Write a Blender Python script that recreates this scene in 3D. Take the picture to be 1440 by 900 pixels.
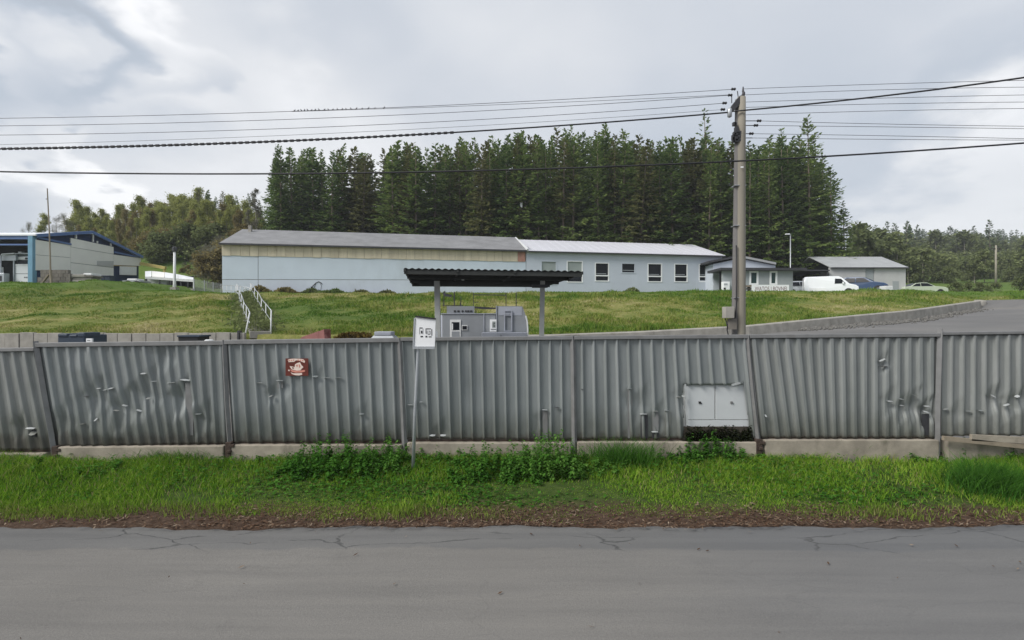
import bpy, bmesh, math, random
import numpy as np
from mathutils import Vector, Matrix

for _o in list(bpy.data.objects):
    bpy.data.objects.remove(_o)
SC = bpy.context.scene
COL = SC.collection
R = math.radians
CAM_H = 2.5

# ------------------------------------------------------------------ camera
cam = bpy.data.cameras.new('camera'); cam_o = bpy.data.objects.new('camera', cam); COL.objects.link(cam_o)
cam.sensor_width = 36.0; cam.lens = 18.0
cam.clip_start = 0.05; cam.clip_end = 3000
cam_o.location = (0, 0, CAM_H); cam_o.rotation_euler = (R(90), 0, 0)
SC.camera = cam_o

# ------------------------------------------------------------------ light
SUN_AZ, SUN_EL = -120.0, 42.0          # azimuth from +Y (clockwise), elevation
sun = bpy.data.lights.new('sun', 'SUN'); sun_o = bpy.data.objects.new('sun', sun); COL.objects.link(sun_o)
sun.energy = 2.7; sun.angle = R(28); sun.color = (1.0, 0.965, 0.91)
sd = Vector((math.sin(R(SUN_AZ)) * math.cos(R(SUN_EL)), math.cos(R(SUN_AZ)) * math.cos(R(SUN_EL)), math.sin(R(SUN_EL))))
sun_o.rotation_euler = sd.to_track_quat('Z', 'Y').to_euler()
sun_o.location = sd * 60
SC.view_settings.view_transform = 'Standard'
SC.view_settings.look = 'None'
SC.view_settings.exposure = 0.48
SC.view_settings.gamma = 1.0
SC.view_settings.use_curve_mapping = False

world = bpy.data.worlds.new('World'); SC.world = world; world.use_nodes = True


def build_world():
    nt = world.node_tree; n = nt.nodes; L = nt.links
    n.clear()
    out = n.new('ShaderNodeOutputWorld')
    sky = n.new('ShaderNodeTexSky'); sky.sky_type = 'NISHITA'; sky.sun_disc = False
    sky.sun_elevation = R(SUN_EL); sky.sun_rotation = R(SUN_AZ)
    bg1 = n.new('ShaderNodeBackground'); bg1.inputs[1].default_value = 0.11
    L.new(sky.outputs[0], bg1.inputs[0])
    tc = n.new('ShaderNodeTexCoord')
    sep = n.new('ShaderNodeSeparateXYZ'); L.new(tc.outputs['Generated'], sep.inputs[0])

    def m(op, a, b=None, c=None, clamp=False):
        k = n.new('ShaderNodeMath'); k.operation = op; k.use_clamp = clamp
        for i, v in enumerate((a, b, c)):
            if v is None: continue
            if isinstance(v, (int, float)): k.inputs[i].default_value = v
            else: L.new(v, k.inputs[i])
        return k.outputs[0]
    zz = m('ADD', m('MAXIMUM', sep.outputs[2], 0.0), 0.22)
    px = m('DIVIDE', sep.outputs[0], zz); py = m('DIVIDE', sep.outputs[1], zz)
    cv = n.new('ShaderNodeCombineXYZ'); L.new(px, cv.inputs[0]); L.new(py, cv.inputs[1])

    def noise(scale, detail, rough, off, dist=0.0):
        k = n.new('ShaderNodeTexNoise'); k.inputs['Scale'].default_value = scale
        k.inputs['Detail'].default_value = detail; k.inputs['Roughness'].default_value = rough
        k.inputs['Distortion'].default_value = dist
        mp = n.new('ShaderNodeMapping'); mp.inputs['Location'].default_value = off
        L.new(cv.outputs[0], mp.inputs[0]); L.new(mp.outputs[0], k.inputs['Vector'])
        return k.outputs['Fac']
    big = noise(0.55, 4, 0.45, (3.1, 1.7, 0), 0.0)
    fine = noise(1.7, 6, 0.5, (7.3, 4.2, 0), 0.0)
    val = m('ADD', m('MULTIPLY', big, 0.74), m('MULTIPLY', fine, 0.26))

    def smooth(v, a, b):
        k = n.new('ShaderNodeMapRange'); k.interpolation_type = 'SMOOTHSTEP'
        L.new(v, k.inputs[0]); k.inputs[1].default_value = a; k.inputs[2].default_value = b
        return k.outputs[0]

    def lobe(x, y, r0, r1, amp):                # a thin or thick spot of the cloud deck round one direction
        d = Vector((x - 720, 720, 450 - y)).normalized()
        k = n.new('ShaderNodeVectorMath'); k.operation = 'DOT_PRODUCT'
        nv = n.new('ShaderNodeVectorMath'); nv.operation = 'NORMALIZE'; L.new(tc.outputs['Generated'], nv.inputs[0])
        L.new(nv.outputs[0], k.inputs[0]); k.inputs[1].default_value = d
        ang = m('ADD', k.outputs['Value'], m('MULTIPLY', m('SUBTRACT', fine, 0.5), 0.09))
        s = smooth(ang, math.cos(R(r0)), math.cos(R(r1)))
        return m('MULTIPLY', s, amp)
    for args in ((142, 45, 8, 1, 0.30), (70, 178, 7, 2, 0.30), (300, 200, 21, 3, 0.20), (260, 60, 12, 3, 0.09), (640, 130, 20, 2, 0.09), (1340, 300, 11, 3, 0.33), (1440, 262, 7, 2, 0.06),
                 (50, 112, 8, 2, -0.32), (180, 128, 7, 2, -0.27), (40, 20, 9, 2, -0.12), (420, 50, 12, 3, -0.09), (700, 60, 16, 3, -0.05), (1330, 215, 10, 4, -0.10),
                 (1250, 60, 34, 5, -0.11), (-100, 120, 6, 1, 0.06)):
        val = m('ADD', val, lobe(*args))
    ramp = n.new('ShaderNodeValToRGB')
    L.new(val, ramp.inputs[0])
    e = ramp.color_ramp.elements
    e[0].position = 0.20; e[0].color = (0.42, 0.46, 0.52, 1)
    e[1].position = 0.86; e[1].color = (0.97, 0.97, 0.98, 1)
    for p, c in ((0.36, (0.475, 0.525, 0.595, 1)), (0.50, (0.58, 0.615, 0.67, 1)), (0.64, (0.74, 0.755, 0.78, 1))):
        k = e.new(p); k.color = c
    bg2 = n.new('ShaderNodeBackground'); bg2.inputs[1].default_value = 0.82
    L.new(ramp.outputs[0], bg2.inputs[0])
    mix = n.new('ShaderNodeMixShader'); mix.inputs[0].default_value = 0.93
    L.new(bg1.outputs[0], mix.inputs[1]); L.new(bg2.outputs[0], mix.inputs[2])
    L.new(mix.outputs[0], out.inputs[0])


build_world()

# ------------------------------------------------------------------ helpers
WLOC = {}


def at(px, py, d):
    """point at depth d (metres ahead of the standpoint) for a measured photo position"""
    return Vector(((px - 720) / 720 * d, d, CAM_H - (py - 450) / 720 * d))


def X(px, d): return (px - 720) / 720 * d
def Z(py, d): return CAM_H - (py - 450) / 720 * d


def tag(o, label=None, cat=None, group=None, kind=None):
    if label: o['label'] = label
    if cat: o['category'] = cat
    if group: o['group'] = group
    if kind: o['kind'] = kind
    return o


def thing(name, label, cat, loc=(0, 0, 0), group=None, rotz=0.0):
    o = bpy.data.objects.new(name, None); COL.objects.link(o)
    o.location = loc; o.rotation_euler = (0, 0, rotz); o.empty_display_size = 0.2
    WLOC[o.name] = Vector(loc)
    return tag(o, label, cat, group)


def link_mesh(name, me, parent=None):
    o = bpy.data.objects.new(name, me); COL.objects.link(o)
    if parent is not None:
        o.parent = parent
        WLOC[o.name] = WLOC[parent.name].copy()
    else:
        WLOC[o.name] = Vector((0, 0, 0))
    return o


def copy_tree(o, parent=None):
    c = o.copy(); COL.objects.link(c); c.parent = parent
    for ch in list(o.children):
        copy_tree(ch, c)
    return c


class MB:
    def __init__(s): s.v = []; s.f = []; s.m = []; s.mi = 0

    def add(s, vs, fs):
        b = len(s.v); s.v += [tuple(p) for p in vs]
        for f in fs: s.f.append(tuple(b + i for i in f)); s.m.append(s.mi)
        return s

    def box(s, x0, x1, y0, y1, z0, z1):
        return s.add([(x0, y0, z0), (x1, y0, z0), (x1, y1, z0), (x0, y1, z0), (x0, y0, z1), (x1, y0, z1), (x1, y1, z1), (x0, y1, z1)],
                     [(0, 3, 2, 1), (4, 5, 6, 7), (0, 1, 5, 4), (1, 2, 6, 5), (2, 3, 7, 6), (3, 0, 4, 7)])

    def obox(s, c, size, rot=None):
        c = Vector(c); h = [k / 2 for k in size]
        M = rot if rot is not None else Matrix.Identity(3)
        vs = [c + M @ Vector((sx * h[0], sy * h[1], sz * h[2])) for sz in (-1, 1) for sx, sy in ((-1, -1), (1, -1), (1, 1), (-1, 1))]
        return s.add(vs, [(0, 3, 2, 1), (4, 5, 6, 7), (0, 1, 5, 4), (1, 2, 6, 5), (2, 3, 7, 6), (3, 0, 4, 7)])

    def extr(s, poly, vec):
        vec = Vector(vec); n = len(poly); p = [Vector(q) for q in poly]
        return s.add(p + [q + vec for q in p], [tuple(range(n - 1, -1, -1)), tuple(range(n, 2 * n))] +
                     [(i, (i + 1) % n, n + (i + 1) % n, n + i) for i in range(n)])

    def bar(s, a, b, w, h=None, up=(0, 0, 1)):
        a = Vector(a); b = Vector(b); h = h or w
        d = (b - a).normalized(); u = Vector(up)
        if abs(d.dot(u)) > 0.98: u = Vector((0, 1, 0))
        x = d.cross(u).normalized() * (w / 2); y = x.cross(d).normalized() * (h / 2)
        vs = [a - x - y, a + x - y, a + x + y, a - x + y, b - x - y, b + x - y, b + x + y, b - x + y]
        return s.add(vs, [(0, 3, 2, 1), (4, 5, 6, 7), (0, 1, 5, 4), (1, 2, 6, 5), (2, 3, 7, 6), (3, 0, 4, 7)])

    def tube(s, path, r, n=8, cap=True):
        path = [Vector(p) for p in path]; k = len(path)
        rs = r if isinstance(r, (list, tuple)) else [r] * k
        vs = []; fs = []; ref = None
        for i, p in enumerate(path):
            d = (path[min(i + 1, k - 1)] - path[max(i - 1, 0)]).normalized()
            if ref is None:
                ref = Vector((1, 0, 0)) if abs(d.x) < 0.9 else Vector((0, 0, 1))
            ref = (ref - d * ref.dot(d)).normalized(); q = d.cross(ref)
            for j in range(n):
                a = 2 * math.pi * j / n
                vs.append(p + ref * (math.cos(a) * rs[i]) + q * (math.sin(a) * rs[i]))
        for i in range(k - 1):
            for j in range(n):
                fs.append((i * n + j, i * n + (j + 1) % n, (i + 1) * n + (j + 1) % n, (i + 1) * n + j))
        if cap:
            fs.append(tuple(range(n - 1, -1, -1))); fs.append(tuple((k - 1) * n + j for j in range(n)))
        return s.add(vs, fs)

    def lathe(s, prof, c, n=14, axis='Z'):
        c = Vector(c); vs = []; fs = []
        for (r, h) in prof:
            for j in range(n):
                a = 2 * math.pi * j / n
                if axis == 'Z': vs.append(c + Vector((r * math.cos(a), r * math.sin(a), h)))
                elif axis == 'Y': vs.append(c + Vector((r * math.cos(a), h, r * math.sin(a))))
                else: vs.append(c + Vector((h, r * math.cos(a), r * math.sin(a))))
        for i in range(len(prof) - 1):
            for j in range(n):
                fs.append((i * n + j, i * n + (j + 1) % n, (i + 1) * n + (j + 1) % n, (i + 1) * n + j))
        fs.append(tuple(range(n - 1, -1, -1))); fs.append(tuple((len(prof) - 1) * n + j for j in range(n)))
        return s.add(vs, fs)

    def build(s, name, mat, parent=None, smooth=False, recalc=True, bevel=0.0, solid=0.0):
        off = WLOC[parent.name] if parent is not None else Vector((0, 0, 0))
        me = bpy.data.meshes.new(name)
        me.from_pydata([(p[0] - off[0], p[1] - off[1], p[2] - off[2]) for p in s.v], [], s.f)
        for mm in (mat if isinstance(mat, (list, tuple)) else [mat]): me.materials.append(mm)
        if any(s.m): me.polygons.foreach_set('material_index', s.m)
        if recalc:
            bm = bmesh.new(); bm.from_mesh(me); bmesh.ops.recalc_face_normals(bm, faces=bm.faces); bm.to_mesh(me); bm.free()
        if smooth:
            me.polygons.foreach_set('use_smooth', [True] * len(me.polygons))
        me.update()
        o = link_mesh(name, me, parent)
        if bevel:
            b = o.modifiers.new('bevel', 'BEVEL'); b.width = bevel; b.segments = 2; b.limit_method = 'ANGLE'; b.angle_limit = R(40)
        if solid:
            b = o.modifiers.new('thickness', 'SOLIDIFY'); b.thickness = solid; b.offset = 0
        return o


def raw_mesh(name, V, F, mat, smooth=False):
    """numpy arrays: V (n,3), F (m,k) -> mesh"""
    V = np.asarray(V, np.float32); F = np.asarray(F, np.int32); k = F.shape[1]
    me = bpy.data.meshes.new(name)
    me.vertices.add(len(V)); me.vertices.foreach_set('co', V.ravel())
    me.loops.add(F.size); me.loops.foreach_set('vertex_index', F.ravel())
    me.polygons.add(len(F)); me.polygons.foreach_set('loop_start', np.arange(0, F.size, k, dtype=np.int32))
    for mm in (mat if isinstance(mat, (list, tuple)) else [mat]): me.materials.append(mm)
    if smooth: me.polygons.foreach_set('use_smooth', np.ones(len(F), bool))
    me.update(calc_edges=True); me.validate()
    return me


# ------------------------------------------------------------------ materials
class NT:
    def __init__(s, name):
        s.mat = bpy.data.materials.new(name); s.mat.use_nodes = True
        s.t = s.mat.node_tree; s.n = s.t.nodes; s.L = s.t.links; s.n.clear()
        s.out = s.n.new('ShaderNodeOutputMaterial')
        s.tc = s.n.new('ShaderNodeTexCoord')

    def vec(s, scale=(1, 1, 1), loc=(0, 0, 0), src='Object'):
        k = s.n.new('ShaderNodeMapping'); k.inputs['Scale'].default_value = scale; k.inputs['Location'].default_value = loc
        s.L.new(s.tc.outputs[src], k.inputs[0]); return k.outputs[0]

    def noise(s, scale, detail=4, rough=0.55, vec=None, dist=0.0):
        k = s.n.new('ShaderNodeTexNoise'); k.inputs['Scale'].default_value = scale; k.inputs['Detail'].default_value = detail
        k.inputs['Roughness'].default_value = rough; k.inputs['Distortion'].default_value = dist
        s.L.new(vec if vec is not None else s.vec(), k.inputs['Vector']); return k.outputs['Fac']

    def ramp(s, fac, stops):
        k = s.n.new('ShaderNodeValToRGB'); s.L.new(fac, k.inputs[0]); e = k.color_ramp.elements
        e[0].position = stops[0][0]; e[0].color = (*stops[0][1], 1); e[1].position = stops[-1][0]; e[1].color = (*stops[-1][1], 1)
        for p, c in stops[1:-1]:
            q = e.new(p); q.color = (*c, 1)
        return k.outputs[0]

    def sm(s, v, a, b):
        k = s.n.new('ShaderNodeMapRange'); k.interpolation_type = 'SMOOTHSTEP'; s.L.new(v, k.inputs[0])
        k.inputs[1].default_value = a; k.inputs[2].default_value = b; return k.outputs[0]

    def math(s, op, a, b=None, clamp=False):
        k = s.n.new('ShaderNodeMath'); k.operation = op; k.use_clamp = clamp
        for i, v in enumerate((a, b)):
            if v is None: continue
            if isinstance(v, (int, float)): k.inputs[i].default_value = v
            else: s.L.new(v, k.inputs[i])
        return k.outputs[0]

    def mix(s, fac, a, b, mode='MIX'):
        k = s.n.new('ShaderNodeMix'); k.data_type = 'RGBA'; k.blend_type = mode
        for i, v in ((0, fac), (6, a), (7, b)):
            if isinstance(v, (int, float)): k.inputs[i].default_value = v
            elif isinstance(v, tuple): k.inputs[i].default_value = (*v, 1)
            else: s.L.new(v, k.inputs[i])
        return k.outputs[2]

    def bump(s, h, strength=0.3, dist=0.02):
        k = s.n.new('ShaderNodeBump'); k.inputs['Strength'].default_value = strength; k.inputs['Distance'].default_value = dist
        s.L.new(h, k.inputs['Height']); return k.outputs[0]

    def bsdf(s, col, rough=0.7, metal=0.0, normal=None, spec=0.4, **kw):
        k = s.n.new('ShaderNodeBsdfPrincipled')
        for nm, v in (('Base Color', col), ('Roughness', rough), ('Metallic', metal), ('Specular IOR Level', spec)):
            if isinstance(v, tuple): k.inputs[nm].default_value = (*v, 1)
            elif isinstance(v, (int, float)): k.inputs[nm].default_value = v
            else: s.L.new(v, k.inputs[nm])
        if normal is not None: s.L.new(normal, k.inputs['Normal'])
        for nm, v in kw.items(): k.inputs[nm].default_value = v
        s.L.new(k.outputs[0], s.out.inputs[0]); return k


def c3(c, k): return tuple(min(1, x * k) for x in c)


def mat_plain(name, col, rough=0.6, var=0.18, scale=3.0, metal=0.0, bump=0.1, grime=0.0, gcol=(0.10, 0.085, 0.06), spec=0.4, streak=False):
    t = NT(name)
    v = t.vec((1, 1, 0.12)) if streak else t.vec()
    f = t.noise(scale, 6, 0.6, v)
    base = t.ramp(f, [(0.25, c3(col, 1 - var)), (0.75, c3(col, 1 + var))])
    if grime:
        g = t.sm(t.noise(scale * 0.45, 8, 0.68, t.vec((1, 1, 0.35), (5, 2, 1))), 0.52, 0.78)
        base = t.mix(t.math('MULTIPLY', g, grime), base, gcol)
    nb = t.bump(t.noise(scale * 14, 3, 0.6), bump, 0.01) if bump else None
    t.bsdf(base, rough, metal, nb, spec)
    return t.mat


def mat_leaf(name, cols, trans=0.25, big=0.25, bright=1.0):
    """foliage: colour differs from leaf to leaf and from clump to clump"""
    t = NT(name)
    geo = t.n.new('ShaderNodeNewGeometry'); oi = t.n.new('ShaderNodeObjectInfo')
    nz = t.noise(big, 3, 0.6)
    a = t.math('ADD', t.math('MULTIPLY', geo.outputs['Random Per Island'], 0.45), t.math('MULTIPLY', nz, 0.4))
    a = t.math('ADD', a, t.math('MULTIPLY', oi.outputs['Random'], 0.25))
    k = len(cols)
    base = t.ramp(a, [(0.18 + 0.7 * i / (k - 1), c3(c, bright)) for i, c in enumerate(cols)])
    d = t.n.new('ShaderNodeBsdfDiffuse'); tr = t.n.new('ShaderNodeBsdfTranslucent')
    t.L.new(base, d.inputs[0]); t.L.new(base, tr.inputs[0])
    m = t.n.new('ShaderNodeMixShader'); m.inputs[0].default_value = trans
    t.L.new(d.outputs[0], m.inputs[1]); t.L.new(tr.outputs[0], m.inputs[2]); t.L.new(m.outputs[0], t.out.inputs[0])
    return t.mat


M = {}
M['concrete'] = mat_plain('concrete', (0.29, 0.275, 0.245), 0.9, 0.3, 2.2, bump=0.35, grime=0.5)
M['concrete_dark'] = mat_plain('concrete_dark', (0.165, 0.15, 0.13), 0.92, 0.3, 2.5, bump=0.4, grime=0.5)
M['plinth'] = mat_plain('plinth_concrete', (0.30, 0.265, 0.215), 0.92, 0.35, 3.0, bump=0.45, grime=0.95, gcol=(0.075, 0.068, 0.045))
M['cabinet'] = mat_plain('cabinet_white_shaded', (0.50, 0.52, 0.53), 0.5, 0.06, 2, bump=0.03, grime=0.2, gcol=(0.3, 0.3, 0.28))  # white doors greyed in the colour itself to stand for shade
M['pole_wood'] = mat_plain('grey_pole', (0.245, 0.225, 0.185), 0.85, 0.22, 2.0, bump=0.3, streak=True)
M['pole_dark'] = mat_plain('dark_grey_pole', (0.155, 0.148, 0.145), 0.85, 0.22, 2.0, bump=0.3, streak=True)
M['wood_old'] = mat_plain('old_wood', (0.24, 0.2, 0.15), 0.85, 0.3, 3, bump=0.3, streak=True)
M['wood_dark'] = mat_plain('dark_wood', (0.06, 0.05, 0.04), 0.85, 0.3, 3, bump=0.3)
M['black'] = mat_plain('black_rubber', (0.018, 0.018, 0.02), 0.6, 0.2, 5)
M['dark_steel'] = mat_plain('dark_steel', (0.05, 0.05, 0.055), 0.5, 0.3, 5, metal=0.3)
M['rust'] = mat_plain('rusty_steel', (0.05, 0.034, 0.026), 0.9, 0.45, 8, bump=0.4, grime=0.4, gcol=(0.03, 0.025, 0.02))
M['galv'] = mat_plain('galvanised_steel', (0.42, 0.44, 0.46), 0.45, 0.15, 7, metal=0.5)
M['white'] = mat_plain('white_paint', (0.78, 0.79, 0.8), 0.5, 0.05, 2, bump=0.05, grime=0.12)
M['white_rail'] = mat_plain('white_rail_paint', (0.66, 0.67, 0.67), 0.55, 0.1, 6, grime=0.3)
M['offwhite'] = mat_plain('offwhite_sheet', (0.80, 0.79, 0.75), 0.6, 0.06, 0.5, bump=0.08, grime=0.3, gcol=(0.3, 0.28, 0.25))
M['wall_blue'] = mat_plain('pale_blue_cladding', (0.55, 0.62, 0.695), 0.62, 0.07, 0.35, bump=0.05, grime=0.42, gcol=(0.36, 0.39, 0.41))
M['wall_blue_low'] = mat_plain('pale_blue_base_cladding', (0.55, 0.60, 0.675), 0.62, 0.08, 0.6, bump=0.05, grime=0.3, gcol=(0.3, 0.31, 0.33))
M['wall_grey_blue'] = mat_plain('grey_blue_render', (0.49, 0.53, 0.595), 0.75, 0.06, 0.5, bump=0.12, grime=0.16, gcol=(0.3, 0.33, 0.36))
M['wall_grey'] = mat_plain('grey_render', (0.31, 0.335, 0.345), 0.8, 0.08, 0.6, bump=0.15, grime=0.2)
M['beige_sheet'] = mat_plain('weathered_beige_sheet', (0.56, 0.495, 0.37), 0.75, 0.2, 1.6, bump=0.1, grime=0.5, gcol=(0.2, 0.15, 0.08), streak=True)
M['pink_rust'] = mat_plain('rust_stained_sheet', (0.42, 0.22, 0.17), 0.8, 0.3, 3)
M['roof_dark'] = mat_plain('grey_bitumen_roof', (0.21, 0.21, 0.215), 0.9, 0.22, 0.8, bump=0.3, grime=0.3, gcol=(0.13, 0.125, 0.11))
M['roof_light'] = mat_plain('pale_metal_roof', (0.56, 0.56, 0.6), 0.5, 0.06, 0.5, bump=0.03, grime=0.12, gcol=(0.4, 0.4, 0.42))
M['trim_dark'] = mat_plain('dark_trim', (0.04, 0.04, 0.045), 0.6, 0.2, 3)
M['shed_wall'] = mat_plain('grey_shed_cladding', (0.47, 0.47, 0.465), 0.7, 0.08, 0.8, bump=0.06, grime=0.25, gcol=(0.3, 0.3, 0.29))
M['shed_roof'] = mat_plain('shed_roof_sheet', (0.33, 0.34, 0.345), 0.6, 0.12, 1.0, bump=0.1, grime=0.3, gcol=(0.2, 0.2, 0.19))
M['navy'] = mat_plain('navy_cladding', (0.012, 0.028, 0.085), 0.5, 0.3, 1.5)
M['blue_trim'] = mat_plain('blue_trim', (0.10, 0.17, 0.36), 0.45, 0.15, 2)
M['blue_post'] = mat_plain('light_blue_post', (0.14, 0.29, 0.40), 0.5, 0.12, 2)
M['hall_roof'] = mat_plain('white_hall_roof', (0.78, 0.8, 0.83), 0.45, 0.05, 1)
M['interior_shade'] = mat_plain('interior_shade_black', (0.02, 0.022, 0.024), 0.9, 0.2, 1)  # near-black colour stands in for the shade inside the buildings
M['glass_dark'] = mat_plain('window_glass', (0.010, 0.012, 0.016), 0.22, 0.2, 1, bump=0.0, spec=0.15)
M['glass_green'] = mat_plain('green_window_glass', (0.02, 0.05, 0.047), 0.2, 0.2, 1, bump=0.0, spec=0.2)
M['blind_grey'] = mat_plain('grey_roller_blind', (0.30, 0.335, 0.325), 0.8, 0.06, 2)
M['kiosk'] = mat_plain('grey_kiosk_steel', (0.235, 0.25, 0.27), 0.6, 0.1, 1.6, bump=0.08, grime=0.25, gcol=(0.15, 0.15, 0.15))
M['kiosk_light'] = mat_plain('light_grey_kiosk_steel', (0.33, 0.35, 0.40), 0.6, 0.12, 2.5, bump=0.08, grime=0.25, gcol=(0.2, 0.2, 0.22))
M['canopy'] = mat_plain('dark_canopy_sheet', (0.026, 0.029, 0.027), 0.7, 0.25, 2, bump=0.1)
M['canopy_post'] = mat_plain('canopy_post_paint', (0.33, 0.34, 0.33), 0.6, 0.15, 3, grime=0.3)
M['red_tarp'] = mat_plain('faded_red_sheet', (0.33, 0.145, 0.13), 0.75, 0.2, 3, bump=0.15, grime=0.3, gcol=(0.2, 0.12, 0.1))
M['sign_red'] = mat_plain('brown_red_plate', (0.12, 0.022, 0.014), 0.5, 0.25, 5, bump=0.02)
M['sign_cream'] = mat_plain('cream_print', (0.72, 0.60, 0.53), 0.6, 0.12, 9, bump=0)
M['sign_pink'] = mat_plain('pink_print', (0.55, 0.22, 0.17), 0.6, 0.2, 9, bump=0)
M['ink'] = mat_plain('black_print', (0.02, 0.02, 0.022), 0.6, 0.1, 5, bump=0)
M['ink_red'] = mat_plain('dark_red_print', (0.13, 0.035, 0.05), 0.6, 0.2, 5, bump=0)
M['car_white'] = mat_plain('white_car_paint', (0.76, 0.78, 0.8), 0.25, 0.03, 1, bump=0, spec=0.6)
M['car_blue'] = mat_plain('dark_blue_car_paint', (0.025, 0.055, 0.125), 0.25, 0.1, 1, bump=0, spec=0.6)
M['car_green'] = mat_plain('pale_green_car_paint', (0.43, 0.48, 0.37), 0.3, 0.05, 1, bump=0, spec=0.5)
M['car_silver'] = mat_plain('silver_car_paint', (0.42, 0.45, 0.47), 0.3, 0.05, 1, bump=0, metal=0.3)
M['lens'] = mat_plain('lamp_glass', (0.6, 0.62, 0.63), 0.15, 0.1, 4, bump=0)
M['blue_plastic'] = mat_plain('blue_plastic', (0.10, 0.17, 0.27), 0.5, 0.2, 3)
M['bin_navy'] = mat_plain('navy_plastic', (0.03, 0.045, 0.07), 0.5, 0.2, 3)
M['yellow'] = mat_plain('yellow_paint', (0.55, 0.45, 0.15), 0.6, 0.15, 3)
M['ochre_sheet'] = mat_plain('ochre_board', (0.45, 0.34, 0.16), 0.8, 0.15, 2)
M['stone'] = mat_plain('grey_rubble', (0.135, 0.13, 0.12), 0.95, 0.35, 4, bump=0.5)
M['bark'] = mat_plain('spruce_bark', (0.15, 0.12, 0.09), 0.95, 0.3, 1.5, bump=0.3)
M['bark_pale'] = mat_plain('pale_bark', (0.27, 0.25, 0.2), 0.95, 0.3, 1.5, bump=0.3)
M['spruce'] = mat_leaf('spruce_needles', [(0.036, 0.066, 0.023), (0.078, 0.126, 0.037), (0.14, 0.198, 0.056), (0.22, 0.275, 0.085)], 0.42, 0.35)
M['spruce_brown'] = mat_leaf('old_needles', [(0.058, 0.062, 0.026), (0.108, 0.116, 0.043), (0.18, 0.18, 0.07)], 0.42, 0.35)
M['spruce_blue'] = mat_leaf('far_needles', [(0.065, 0.095, 0.055), (0.10, 0.14, 0.078), (0.145, 0.185, 0.105)], 0.3, 0.3)
M['larch'] = mat_leaf('spring_leaves', [(0.17, 0.18, 0.05), (0.24, 0.26, 0.072), (0.31, 0.33, 0.10), (0.38, 0.39, 0.15)], 0.35, 0.2)
M['larch_brown'] = mat_leaf('brown_buds', [(0.17, 0.14, 0.06), (0.23, 0.19, 0.08), (0.28, 0.25, 0.105)], 0.35, 0.2)
M['grey_twig'] = mat_leaf('grey_twigs', [(0.13, 0.12, 0.095), (0.18, 0.175, 0.13), (0.25, 0.25, 0.18)], 0.2, 0.2)
M['bush'] = mat_leaf('hillside_bush_leaves', [(0.10, 0.125, 0.05), (0.155, 0.185, 0.075), (0.215, 0.24, 0.105)], 0.35, 0.3)
M['weed'] = mat_leaf('nettle_leaves', [(0.026, 0.08, 0.012), (0.05, 0.145, 0.02), (0.085, 0.205, 0.032), (0.14, 0.27, 0.055)], 0.3, 2.0)
M['hedge_dead'] = mat_leaf('dead_hedge', [(0.05, 0.035, 0.012), (0.10, 0.07, 0.02), (0.15, 0.11, 0.035)], 0.2, 2.0)
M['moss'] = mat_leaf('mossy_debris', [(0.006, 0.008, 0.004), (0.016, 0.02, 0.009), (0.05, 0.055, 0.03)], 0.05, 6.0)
M['litter'] = mat_leaf('dry_leaf_litter', [(0.04, 0.022, 0.014), (0.085, 0.05, 0.033), (0.14, 0.096, 0.066), (0.34, 0.28, 0.215)], 0.05, 3.0)


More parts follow.
